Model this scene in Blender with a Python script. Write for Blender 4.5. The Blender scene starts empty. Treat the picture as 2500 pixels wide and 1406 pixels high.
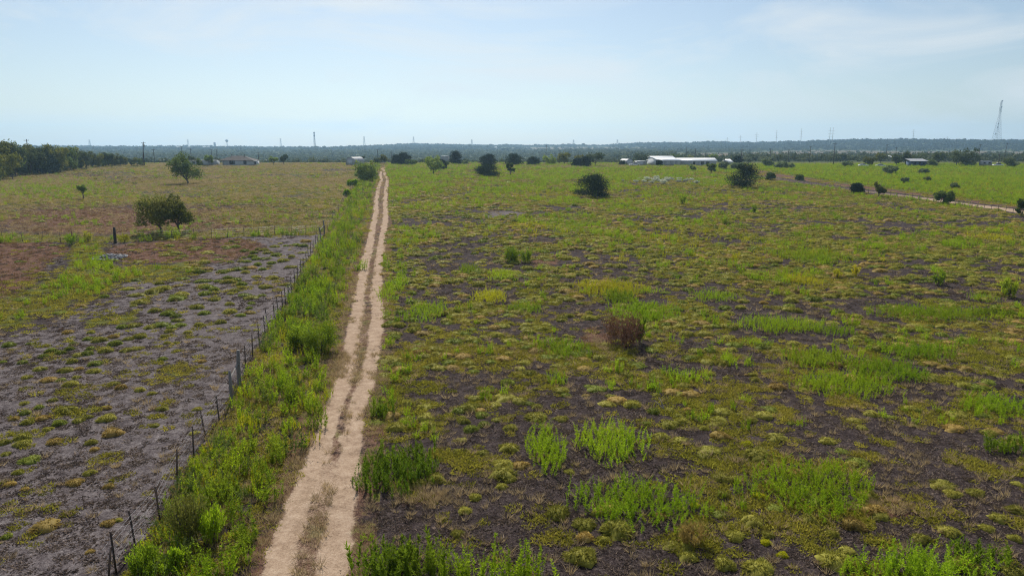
import bpy, math
import numpy as np
from mathutils import Vector, Matrix
R = math.radians
sc = bpy.context.scene
C = sc.collection

# ------------------------------------------------------------------ camera
CAM_H, FPX, PITCH = 13.0, 1700.0, R(11.47)
cd = bpy.data.cameras.new('camera'); cam = bpy.data.objects.new('camera', cd); C.objects.link(cam)
cd.sensor_width = 36.0; cd.lens = 36.0 * FPX / 2500.0; cd.clip_start = 0.5; cd.clip_end = 20000
cam.location = (0, 0, CAM_H); cam.rotation_euler = (R(90) - PITCH, 0, 0)
sc.camera = cam

# ------------------------------------------------------------------ sky and sun
SUN_EL, SUN_AZ = R(43), R(-10)                       # azimuth clockwise from +Y
w = bpy.data.worlds.new('World'); sc.world = w; w.use_nodes = True
nt = w.node_tree; nt.nodes.clear()
wo = nt.nodes.new('ShaderNodeOutputWorld'); bg = nt.nodes.new('ShaderNodeBackground')
sky = nt.nodes.new('ShaderNodeTexSky'); sky.sky_type = 'NISHITA'; sky.sun_disc = False
sky.sun_elevation = SUN_EL; sky.sun_rotation = SUN_AZ; sky.altitude = 150
sky.air_density = 1.0; sky.dust_density = .8; sky.ozone_density = 2.2
# thin high cloud: soft streaks of white in the sky itself, the same all round
tc = nt.nodes.new('ShaderNodeTexCoord')
mp = nt.nodes.new('ShaderNodeMapping'); mp.inputs['Scale'].default_value = (2.2, 2.2, 9.0)
n1 = nt.nodes.new('ShaderNodeTexNoise'); n1.inputs['Scale'].default_value = 1.6; n1.inputs['Detail'].default_value = 7; n1.inputs['Roughness'].default_value = .55
n1.inputs['Distortion'].default_value = .6
rp = nt.nodes.new('ShaderNodeValToRGB'); rp.color_ramp.elements[0].position = .47; rp.color_ramp.elements[1].position = .70
rp.color_ramp.elements[0].color = (.10, .10, .10, 1); rp.color_ramp.elements[1].color = (.80, .80, .80, 1)
mx = nt.nodes.new('ShaderNodeMix'); mx.data_type = 'RGBA'; mx.inputs[7].default_value = (8.7, 9.0, 9.1, 1)
nt.links.new(tc.outputs['Generated'], mp.inputs[0]); nt.links.new(mp.outputs[0], n1.inputs[0]); nt.links.new(n1.outputs[0], rp.inputs[0])
nt.links.new(rp.outputs[0], mx.inputs[0]); nt.links.new(sky.outputs[0], mx.inputs[6])
nt.links.new(mx.outputs[2], bg.inputs[0]); bg.inputs[1].default_value = .082
nt.links.new(bg.outputs[0], wo.inputs[0])
sd = bpy.data.lights.new('sun', 'SUN'); sun = bpy.data.objects.new('sun', sd); C.objects.link(sun)
sd.energy = 5.0; sd.angle = R(.53); sd.color = (1.0, .95, .86)
sdir = Vector((math.cos(SUN_EL) * math.sin(SUN_AZ), math.cos(SUN_EL) * math.cos(SUN_AZ), math.sin(SUN_EL)))
sun.rotation_euler = sdir.to_track_quat('Z', 'Y').to_euler(); sun.location = (0, 0, 60)
sc.view_settings.view_transform = 'Standard'; sc.view_settings.look = 'None'
sc.view_settings.exposure = 0.14; sc.view_settings.gamma = 1.0; sc.view_settings.use_curve_mapping = False
sc.render.engine = 'CYCLES'
cy = sc.cycles
cy.max_bounces = 6; cy.diffuse_bounces = 2; cy.glossy_bounces = 2; cy.transmission_bounces = 3; cy.volume_bounces = 1
cy.transparent_max_bounces = 8; cy.use_adaptive_sampling = True; cy.adaptive_threshold = .006
cy.sample_clamp_indirect = 4.0; cy.use_denoising = True
try: cy.denoiser = 'OPENIMAGEDENOISE'; cy.denoising_input_passes = 'RGB_ALBEDO_NORMAL'; cy.denoising_prefilter = 'NONE'
except Exception: pass
try: cy.pixel_filter_type = 'BLACKMAN_HARRIS'; cy.filter_width = 1.15
except Exception: pass

# ------------------------------------------------------------------ noise, terrain, projection
rng = np.random.default_rng(7)
TAB = rng.random((256, 256))
def vn(x, y, s, k=0):
    x = np.asarray(x, float) / s + 31.7 * k + 1000; y = np.asarray(y, float) / s + 57.3 * k + 1000
    xi = np.floor(x).astype(int); yi = np.floor(y).astype(int); fx = x - xi; fy = y - yi
    fx = fx * fx * (3 - 2 * fx); fy = fy * fy * (3 - 2 * fy)
    a = TAB[xi & 255, yi & 255]; b = TAB[(xi + 1) & 255, yi & 255]; c = TAB[xi & 255, (yi + 1) & 255]; d = TAB[(xi + 1) & 255, (yi + 1) & 255]
    return (a * (1 - fx) + b * fx) * (1 - fy) + (c * (1 - fx) + d * fx) * fy
def fbm(x, y, s, k=0, o=3):
    t = 0; a = .5; n = 0
    for i in range(o):
        t = t + a * vn(x, y, s / 2 ** i, k + i * 3); n += a; a *= .55
    return t / n
def sst(a, b, x):
    t = np.clip((np.asarray(x, float) - a) / (b - a), 0, 1); return t * t * (3 - 2 * t)
LY = np.geomspace(10, 20000, 700)
def prof(pts):
    v = np.interp(LY, [p[0] for p in pts], [p[1] for p in pts])
    k = np.hanning(25); k /= k.sum(); return np.convolve(np.pad(v, 12, mode='edge'), k, 'valid')
PL = prof([(10, 0), (60, 0), (150, .9), (250, 2.3), (380, 3.9), (440, 3.7), (640, -7), (900, -5), (1500, -1), (2300, 3), (20000, 3)])
PR = prof([(10, 0), (60, 0), (150, .8), (250, 2.0), (350, 3.2), (450, 3.1), (620, 1.2), (1000, .2), (1500, 2), (2000, 4), (20000, 4)])
RX = np.array([0, 220, 560, 800, 870, 930, 1000, 1150, 1300, 1480, 1560, 1700, 1900, 2030, 2100, 2300, 2500])
RV = np.array([357, 359, 359, 362, 361, 356.5, 353, 355, 356, 355, 351, 349, 349, 345, 343, 343, 344])
def terr(x, y):
    x = np.asarray(x, float); y = np.asarray(y, float)
    ya = np.maximum(y, 10.0); ly = np.log(ya)
    L = np.interp(ly, np.log(LY), PL); Rr = np.interp(ly, np.log(LY), PR)
    b = sst(20, 150, x); z = L * (1 - b) + Rr * b
    # the far ridge
    yc = 3000 - 700 * sst(200, 1400, x)
    px = 1250 + x / yc * 1767
    top = 13 + (358 - np.interp(px, RX, RV)) * yc / 1767 - 4.0
    up = sst(yc - 900, yc, ya) * (1 - .55 * sst(yc + 250, yc + 2600, ya))
    z = z * (1 - up) + (top + 2.5 * (fbm(x, y, 160, 5) - .5)) * up
    near = 1 - sst(300, 700, ya)
    z = z + near * (.30 * (fbm(x, y, 14, 1) - .5) + .07 * (vn(x, y, 2.6, 2) - .5)) * sst(9, 14, ya + 20)
    z = z + (1 - near) * 2.0 * (fbm(x, y, 120, 4) - .5) * (1 - up)
    return z
cp, sp = math.cos(PITCH), math.sin(PITCH)
def proj(x, y, z):
    dz = np.asarray(z) - CAM_H
    dep = np.maximum(y * cp - dz * sp, .1)
    return 1250 + FPX * x / dep, 703 - FPX * (y * sp + dz * cp) / dep, dep
TT = np.geomspace(14, 9000, 2500)
def G(px, py):                                        # the ground point seen at a place of the photograph
    xc = (px - 1250) / FPX; yc = -(py - 703) / FPX
    d = np.array([xc, cp + yc * sp, -sp + yc * cp])
    P = np.array([0, 0, CAM_H])[None] + TT[:, None] * d
    below = P[:, 2] < terr(P[:, 0], P[:, 1])
    i = int(np.argmax(below)) if below.any() else len(TT) - 1
    lo, hi = TT[max(i - 1, 0)], TT[i]
    for _ in range(12):
        m = (lo + hi) / 2; p = np.array([0, 0, CAM_H]) + m * d
        if p[2] < terr(p[0], p[1]): hi = m
        else: lo = m
    p = np.array([0, 0, CAM_H]) + hi * d
    return float(p[0]), float(p[1]), float(terr(p[0], p[1]))
def at(px, Y):                                        # the ground point in column px at distance Y
    x = (px - 1250) / FPX * Y
    for _ in range(4):
        z = float(terr(x, Y)); dep = Y * cp - (z - CAM_H) * sp; x = (px - 1250) / FPX * dep
    return x, float(Y), float(terr(x, Y))
def mpp(P): return (P[1] * cp - (P[2] - CAM_H) * sp) / FPX

# lines of the place
FEN = [(262, 1440), (283, 1400), (332, 1343), (390, 1262), (432, 1185), (473, 1122), (535, 1025), (575, 955), (617, 872), (653, 800), (690, 757), (726, 684), (747, 641), (783, 590), (794, 572), (835, 500), (860, 460), (885, 430), (905, 410)]
FENA = np.array(sorted(FEN, key=lambda p: p[1]), float)
def xf(v): return np.interp(v, FENA[:, 1], FENA[:, 0])
def vc(u): return np.interp(u, [0, 150, 282, 470, 640, 790], [592, 592, 592, 583, 577, 572])
TRK = np.array([(1406, 680, 812), (1300, 712, 828), (1200, 748, 842), (1100, 785, 860), (1000, 818, 878), (900, 848, 903), (800, 863, 916), (700, 884, 921), (600, 900, 929), (560, 911, 939), (520, 917, 941), (500, 919.5, 941), (460, 923.5, 942), (440, 932, 947), (425, 928, 939), (410, 934, 938)], float)[::-1]
def xtl(v): return np.interp(v, TRK[:, 0], TRK[:, 1])
def xtr(v): return np.interp(v, TRK[:, 0], TRK[:, 2])
ROADPX = [(1850, 430), (1950, 445), (2060, 461), (2160, 474), (2260, 486), (2380, 502), (2480, 516), (2600, 534)]
ROADW = [G(*p) for p in ROADPX]
def vroad(u): return np.interp(u, [p[0] for p in ROADPX], [p[1] for p in ROADPX])

# ------------------------------------------------------------------ mesh helpers
def link(o): C.objects.link(o); return o
def mesh_np(name, V, F, mat=None, attrs=None, smooth=False):
    """F: list of integer arrays (k,3) or (k,4)"""
    me = bpy.data.meshes.new(name); V = np.asarray(V, np.float32)
    F = [np.asarray(f, np.int32) for f in (F if isinstance(F, list) else [F]) if len(f)]
    me.vertices.add(len(V)); me.vertices.foreach_set('co', V.ravel())
    li = np.concatenate([f.ravel() for f in F]); tot = np.concatenate([np.full(len(f), f.shape[1], np.int32) for f in F])
    st = np.concatenate([[0], np.cumsum(tot)[:-1]]).astype(np.int32)
    me.loops.add(len(li)); me.loops.foreach_set('vertex_index', li)
    me.polygons.add(len(tot)); me.polygons.foreach_set('loop_start', st)
    if smooth: me.polygons.foreach_set('use_smooth', np.ones(len(tot), bool))
    for k, a in (attrs or {}).items():
        at_ = me.attributes.new(k, 'FLOAT', 'POINT'); at_.data.foreach_set('value', np.asarray(a, np.float32))
    me.update(calc_edges=True); me.validate()
    if mat: me.materials.append(mat)
    return me
class MB:
    def __init__(s): s.v = []; s.f3 = []; s.f4 = []; s.t = []; s.n = 0
    def add(s, V, F, tint=None):
        V = np.asarray(V, float); F = np.asarray(F, int)
        if not len(V): return s
        (s.f3 if F.shape[1] == 3 else s.f4).append(F + s.n); s.v.append(V); s.n += len(V)
        s.t.append(np.full(len(V), .5) if tint is None else np.broadcast_to(tint, (len(V),)))
        return s
    def box(s, c, d, rz=0.0):
        q = np.array([(x, y, z) for z in (-.5, .5) for y in (-.5, .5) for x in (-.5, .5)]) * np.array(d)
        cz, sz = math.cos(rz), math.sin(rz); q = np.stack([q[:, 0] * cz - q[:, 1] * sz, q[:, 0] * sz + q[:, 1] * cz, q[:, 2]], 1) + np.array(c)
        return s.add(q, [(0, 2, 3, 1), (4, 5, 7, 6), (0, 1, 5, 4), (2, 6, 7, 3), (0, 4, 6, 2), (1, 3, 7, 5)])
    def tube(s, P, r, n=6, cap=True):
        P = np.asarray(P, float); r = np.broadcast_to(np.asarray(r, float), (len(P),)); V = []
        for i in range(len(P)):
            d = P[min(i + 1, len(P) - 1)] - P[max(i - 1, 0)]; d = d / (np.linalg.norm(d) + 1e-9)
            u = np.cross(d, (0, 0, 1.0) if abs(d[2]) < .9 else (1.0, 0, 0)); u /= np.linalg.norm(u); v = np.cross(d, u)
            a = np.arange(n) * 2 * math.pi / n
            V.append(P[i] + r[i] * (np.cos(a)[:, None] * u + np.sin(a)[:, None] * v))
        V = np.concatenate(V); F = [(i * n + j, i * n + (j + 1) % n, (i + 1) * n + (j + 1) % n, (i + 1) * n + j) for i in range(len(P) - 1) for j in range(n)]
        s.add(V, F)
        if cap:
            s.f3.append(np.array([(s.n - n, s.n - n + j, s.n - n + j + 1) for j in range(1, n - 1)]))
        return s
    def poly(s, pts, th):                             # a convex outline in xz extruded along y
        n = len(pts); V = [(x, -th / 2, z) for x, z in pts] + [(x, th / 2, z) for x, z in pts]
        base = s.n
        s.add(V, [(j, (j + 1) % n, n + (j + 1) % n, n + j) for j in range(n)])
        s.f3.append(np.array([(base, base + j + 1, base + j) for j in range(1, n - 1)] + [(base + n, base + n + j, base + n + j + 1) for j in range(1, n - 1)]))
        return s
    def mesh(s, name, mat, smooth=False):
        V = np.concatenate(s.v); F = ([np.concatenate(s.f3)] if s.f3 else []) + ([np.concatenate(s.f4)] if s.f4 else [])
        t = np.concatenate(s.t)
        return mesh_np(name, V, F, mat, {'tint': t}, smooth)
    def build(s, name, mat, parent=None, smooth=False):
        o = link(bpy.data.objects.new(name, s.mesh(name, mat, smooth)))
        if parent: o.parent = parent
        return o
def tag(o, label=None, cat=None, group=None, kind=None):
    for k, v in (('label', label), ('category', cat), ('group', group), ('kind', kind)):
        if v: o[k] = v
    return o
def empty(name, loc, rz=0, label=None, cat=None, group=None):
    o = bpy.data.objects.new(name, None); o.empty_display_size = .2; link(o); o.location = loc; o.rotation_euler.z = rz
    return tag(o, label, cat, group)
def child(name, me, parent, loc=(0, 0, 0)):
    o = link(bpy.data.objects.new(name, me)); o.parent = parent; o.location = loc; return o

# ------------------------------------------------------------------ materials
def nodes(name):
    m = bpy.data.materials.new(name); m.use_nodes = True; t = m.node_tree; t.nodes.clear()
    return m, t
def N(t, kind, **kw):
    n = t.nodes.new(kind)
    for k, v in kw.items(): setattr(n, k, v)
    return n
def mixc(t, fac, a, b, blend='MIX'):
    n = N(t, 'ShaderNodeMix', data_type='RGBA', blend_type=blend)
    for s_, v in ((0, fac), (6, a), (7, b)):
        if isinstance(v, (int, float)): n.inputs[s_].default_value = v
        elif isinstance(v, tuple): n.inputs[s_].default_value = (*v, 1)
        else: t.links.new(v, n.inputs[s_])
    return n.outputs[2]
def math_(t, op, a, b=None, c=None):
    n = N(t, 'ShaderNodeMath', operation=op)
    for i, v in enumerate((a, b, c)):
        if v is None: continue
        if isinstance(v, (int, float)): n.inputs[i].default_value = v
        else: t.links.new(v, n.inputs[i])
    return n.outputs[0]
def noise(t, vec, scale, detail=4, rough=.55, dist=0):
    n = N(t, 'ShaderNodeTexNoise'); n.inputs['Scale'].default_value = scale; n.inputs['Detail'].default_value = detail
    n.inputs['Roughness'].default_value = rough; n.inputs['Distortion'].default_value = dist
    t.links.new(vec, n.inputs['Vector']); return n.outputs[0]
def ramp(t, f, stops):
    n = N(t, 'ShaderNodeValToRGB'); e = n.color_ramp.elements
    while len(e) < len(stops): e.new(.5)
    for el, (p, c) in zip(e, stops): el.position = p; el.color = (*c, 1)
    t.links.new(f, n.inputs[0]); return n.outputs[0]
def smooth_(t, f, a, b):
    n = N(t, 'ShaderNodeMapRange', interpolation_type='SMOOTHSTEP')
    n.inputs[1].default_value = a; n.inputs[2].default_value = b; t.links.new(f, n.inputs[0]); return n.outputs[0]
def attr(t, name):
    n = N(t, 'ShaderNodeAttribute'); n.attribute_name = name; return n.outputs['Fac']

def leafmat(name, dark, light, alt, trans=.4, amt=.6, rough=.6, scale=.09, spec=.05):
    m, t = nodes(name); out = N(t, 'ShaderNodeOutputMaterial')
    geo = N(t, 'ShaderNodeNewGeometry'); oi = N(t, 'ShaderNodeObjectInfo')
    col = mixc(t, attr(t, 'tint'), dark, light)
    f = noise(t, geo.outputs['Position'], scale, 3)
    k = math_(t, 'MULTIPLY', math_(t, 'ADD', math_(t, 'MULTIPLY', smooth_(t, f, .35, .65), .6), math_(t, 'MULTIPLY', oi.outputs['Random'], .4)), amt)
    col = mixc(t, k, col, alt)
    v = math_(t, 'ADD', math_(t, 'MULTIPLY', oi.outputs['Random'], .5), .75)
    hs = N(t, 'ShaderNodeHueSaturation'); t.links.new(col, hs.inputs['Color']); t.links.new(v, hs.inputs['Value'])
    pr = N(t, 'ShaderNodeBsdfPrincipled'); pr.inputs['Roughness'].default_value = rough; pr.inputs['Specular IOR Level'].default_value = spec
    t.links.new(hs.outputs[0], pr.inputs['Base Color'])
    tr = N(t, 'ShaderNodeBsdfTranslucent'); t.links.new(hs.outputs[0], tr.inputs['Color'])
    ms = N(t, 'ShaderNodeMixShader'); ms.inputs[0].default_value = trans
    t.links.new(pr.outputs[0], ms.inputs[1]); t.links.new(tr.outputs[0], ms.inputs[2]); t.links.new(ms.outputs[0], out.inputs[0])
    return m
def plain(name, a, b, rough=.7, scale=6, metal=0.0, bump=0.0):
    m, t = nodes(name); out = N(t, 'ShaderNodeOutputMaterial'); tcn = N(t, 'ShaderNodeTexCoord')
    f = noise(t, tcn.outputs['Object'], scale, 5, .6)
    col = ramp(t, f, [(.3, a), (.7, b)])
    pr = N(t, 'ShaderNodeBsdfPrincipled'); pr.inputs['Roughness'].default_value = rough; pr.inputs['Metallic'].default_value = metal
    t.links.new(col, pr.inputs['Base Color'])
    if bump:
        bn = N(t, 'ShaderNodeBump'); bn.inputs['Strength'].default_value = bump; bn.inputs['Distance'].default_value = .02
        t.links.new(f, bn.inputs['Height']); t.links.new(bn.outputs[0], pr.inputs['Normal'])
    t.links.new(pr.outputs[0], out.inputs[0]); return m
M = {}
M['weed'] = leafmat('weed_green', (0.113, 0.200, 0.009), (0.356, 0.540, 0.019), (0.389, 0.432, 0.017), trans=.52, amt=.55)
M['weed_deep'] = leafmat('weed_deep_green', (0.058, 0.116, 0.008), (0.263, 0.399, 0.023), (0.326, 0.357, 0.021), trans=.5, amt=.6)
M['weed_yellow'] = leafmat('weed_yellow_green', (.20, .22, .010), (.48, .48, .02), (.52, .46, .016), trans=.5)
M['mat'] = leafmat('mat_yellow_green', (0.133, 0.139, 0.013), (0.439, 0.419, 0.048), (0.382, 0.296, 0.058), trans=.42, amt=.65)
M['mound'] = leafmat('mound_yellow_green', (0.144, 0.149, 0.023), (0.400, 0.380, 0.062), (0.318, 0.267, 0.057), trans=.33)
M['mound_dark'] = leafmat('mound_deep_green', (0.096, 0.127, 0.020), (0.272, 0.302, 0.046), (0.212, 0.236, 0.036), trans=.33)
M['mound_tan'] = leafmat('mound_dry_tan', (0.202, 0.146, 0.041), (0.455, 0.334, 0.091), (0.364, 0.233, 0.070), trans=.33)
M['litter'] = leafmat('dead_litter', (.05, .036, .032), (.17, .125, .105), (.26, .19, .13), trans=.2, amt=.6)
M['dry'] = leafmat('dry_grass', (.24, .175, .09), (.52, .41, .24), (.42, .30, .14), trans=.4, amt=.7)
M['redgrass'] = leafmat('reddish_grass', (.13, .065, .04), (.27, .15, .085), (.27, .19, .07), trans=.3, amt=.7)
M['leaf_olive'] = leafmat('olive_leaves', (.07, .09, .016), (.20, .225, .045), (.22, .19, .04), trans=.45, scale=.3, amt=.5)
M['leaf_green'] = leafmat('green_leaves', (0.058, 0.094, 0.022), (0.145, 0.210, 0.043), (0.174, 0.203, 0.043), trans=.4, scale=.3, amt=.5)
M['leaf_light'] = leafmat('light_leaves', (0.112, 0.175, 0.031), (0.237, 0.325, 0.062), (0.250, 0.275, 0.050), trans=.45, scale=.3, amt=.5)
M['leaf_dark'] = leafmat('dark_leaves', (0.038, 0.062, 0.024), (0.103, 0.147, 0.052), (0.138, 0.138, 0.052), trans=.3, scale=.3, amt=.5)
M['leaf_grey'] = leafmat('grey_green_leaves', (0.112, 0.161, 0.063), (0.238, 0.301, 0.126), (0.238, 0.252, 0.112), trans=.4, scale=.3, amt=.5)
M['cedar'] = leafmat('cedar_needles', (0.014, 0.028, 0.016), (0.041, 0.064, 0.034), (0.046, 0.057, 0.029), trans=.15, scale=.4, amt=.5)
M['scrub'] = leafmat('far_scrub', (.035, .056, .028), (.10, .13, .06), (.16, .17, .08), trans=.3, scale=.012, amt=.8)
M['woods'] = leafmat('far_woods', (.016, .028, .018), (.045, .062, .036), (.06, .075, .04), trans=.25, scale=.01, amt=.7)
M['white_bloom'] = leafmat('white_bloom', (.35, .38, .27), (.62, .63, .50), (.45, .48, .33), trans=.35, amt=.5)
M['dead_brush'] = leafmat('dead_brush', (0.119, 0.054, 0.037), (0.289, 0.145, 0.093), (0.204, 0.153, 0.068), trans=.2, amt=.4)
M['bark'] = plain('bark', (.05, .04, .032), (.12, .10, .08), .9, 9, bump=.6)
M['steel_post'] = plain('rusty_steel', (.030, .020, .017), (.075, .042, .03), .75, 30)
M['wood_post'] = plain('weathered_wood', (.10, .09, .085), (.22, .20, .185), .9, 14, bump=.5)
M['dark_wood'] = plain('dark_creosote_wood', (.022, .017, .014), (.05, .04, .033), .9, 10, bump=.4)
M['wire'] = plain('galvanised_wire', (.12, .12, .13), (.26, .26, .27), .5, 30, .6)
M['white_wall'] = plain('white_siding', (.40, .42, .45), (.52, .54, .56), .6, 1.2)
M['grey_wall'] = plain('grey_siding', (.30, .31, .33), (.42, .43, .45), .7, 1.2)
M['white_roof'] = plain('white_metal_roof', (.70, .70, .70), (.82, .82, .81), .35, .8)
M['brown_roof'] = plain('brown_shingle_roof', (.028, .020, .018), (.055, .040, .036), .9, 3, bump=.4)
M['grey_roof'] = plain('grey_metal_roof', (.24, .24, .25), (.38, .38, .38), .5, .8)
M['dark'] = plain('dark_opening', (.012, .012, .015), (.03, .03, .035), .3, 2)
M['glass'] = plain('window_glass', (.02, .025, .03), (.05, .055, .06), .08, 1)
M['trim'] = plain('brown_trim', (.05, .045, .042), (.09, .08, .075), .6, 4)
M['blue_wall'] = plain('blue_painted_boards', (.05, .085, .16), (.09, .13, .22), .7, 2)
M['far_white'] = plain('far_white_roof', (.75, .75, .75), (.85, .85, .85), .4, .5)
M['steel'] = plain('galvanised_steel', (.20, .21, .22), (.34, .35, .36), .5, .5, .4)
M['mast_red'] = plain('mast_fittings', (.08, .07, .07), (.14, .12, .12), .6, 1)
M['car_white'] = plain('white_car_paint', (.70, .71, .72), (.80, .80, .80), .25, 1)
M['rubber'] = plain('tyre_rubber', (.012, .012, .012), (.03, .03, .03), .9, 10)
M['rubble'] = plain('grey_rubble', (.10, .105, .12), (.30, .31, .33), .9, 2.5, bump=.5)
M['pale_rubble'] = plain('pale_rubble', (.30, .30, .30), (.48, .47, .46), .9, 3, bump=.4)
M['flower'] = leafmat('yellow_flower', (.45, .38, .02), (.65, .55, .03), (.5, .45, .03), trans=.4)

def ground_material():
    m, t = nodes('ground_soil'); out = N(t, 'ShaderNodeOutputMaterial'); geo = N(t, 'ShaderNodeNewGeometry'); P = geo.outputs['Position']
    nA = noise(t, P, .35, 6, .62); nB = noise(t, P, 1.7, 6, .65); nC = noise(t, P, 9, 5, .7); nD = noise(t, P, .05, 4, .55); nF = noise(t, P, 26, 3, .7)
    fine = math_(t, 'ADD', math_(t, 'MULTIPLY', nB, .30), math_(t, 'ADD', math_(t, 'MULTIPLY', nC, .38), math_(t, 'MULTIPLY', nF, .32)))
    lit = ramp(t, fine, [(.40, (.011, .008, .0078)), (.50, (.046, .034, .033)), (.58, (.105, .081, .074)), (.66, (.24, .195, .165))])
    red = ramp(t, fine, [(.40, (.055, .027, .018)), (.5, (.13, .070, .048)), (.62, (.22, .13, .09))])
    gre = ramp(t, fine, [(.40, (.028, .033, .008)), (.5, (.095, .10, .022)), (.62, (.20, .19, .045))])
    pal = ramp(t, fine, [(.40, (.036, .028, .029)), (.5, (.122, .101, .101)), (.58, (.225, .195, .19)), (.66, (.40, .355, .335))])
    san = ramp(t, math_(t, 'ADD', math_(t, 'MULTIPLY', nB, .4), math_(t, 'ADD', math_(t, 'MULTIPLY', nC, .3), math_(t, 'MULTIPLY', nF, .3))), [(.36, (.17, .113, .074)), (.5, (.35, .25, .175)), (.64, (.50, .385, .285))])
    fie = ramp(t, math_(t, 'ADD', math_(t, 'MULTIPLY', nA, .5), math_(t, 'MULTIPLY', nD, .5)), [(.35, (.10, .078, .048)), (.65, (.18, .14, .09))])
    val = ramp(t, math_(t, 'ADD', math_(t, 'MULTIPLY', nA, .4), math_(t, 'MULTIPLY', nD, .6)), [(.35, (.045, .060, .026)), (.65, (.10, .115, .052))])
    def mask(a, n_, k=.7, lo=.40, hi=.60): return smooth_(t, math_(t, 'ADD', attr(t, a), math_(t, 'MULTIPLY', math_(t, 'SUBTRACT', n_, .5), k)), lo, hi)
    col = lit
    nM = math_(t, 'ADD', math_(t, 'MULTIPLY', nB, .5), math_(t, 'ADD', math_(t, 'MULTIPLY', nA, .25), math_(t, 'MULTIPLY', nC, .25)))
    col = mixc(t, mask('pale', nM, 1.6), col, pal)
    col = mixc(t, mask('red', nM, 1.2), col, red)
    col = mixc(t, mask('green', nM, 1.6), col, gre)
    col = mixc(t, mask('valley', nA, .6), col, val)
    col = mixc(t, mask('field', nD, .3), col, fie)
    col = mixc(t, mask('sand', fine, 1.3, .30, .72), col, san)
    pr = N(t, 'ShaderNodeBsdfPrincipled'); pr.inputs['Roughness'].default_value = .95; pr.inputs['Specular IOR Level'].default_value = .03
    t.links.new(col, pr.inputs['Base Color'])
    bn = N(t, 'ShaderNodeBump'); bn.inputs['Strength'].default_value = .9; bn.inputs['Distance'].default_value = .16
    hgt = math_(t, 'MULTIPLY', fine, math_(t, 'SUBTRACT', 1.0, math_(t, 'MULTIPLY', attr(t, 'sand'), .55)))
    t.links.new(hgt, bn.inputs['Height']); t.links.new(bn.outputs[0], pr.inputs['Normal']); t.links.new(pr.outputs[0], out.inputs[0])
    return m
M['ground'] = ground_material()

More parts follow.
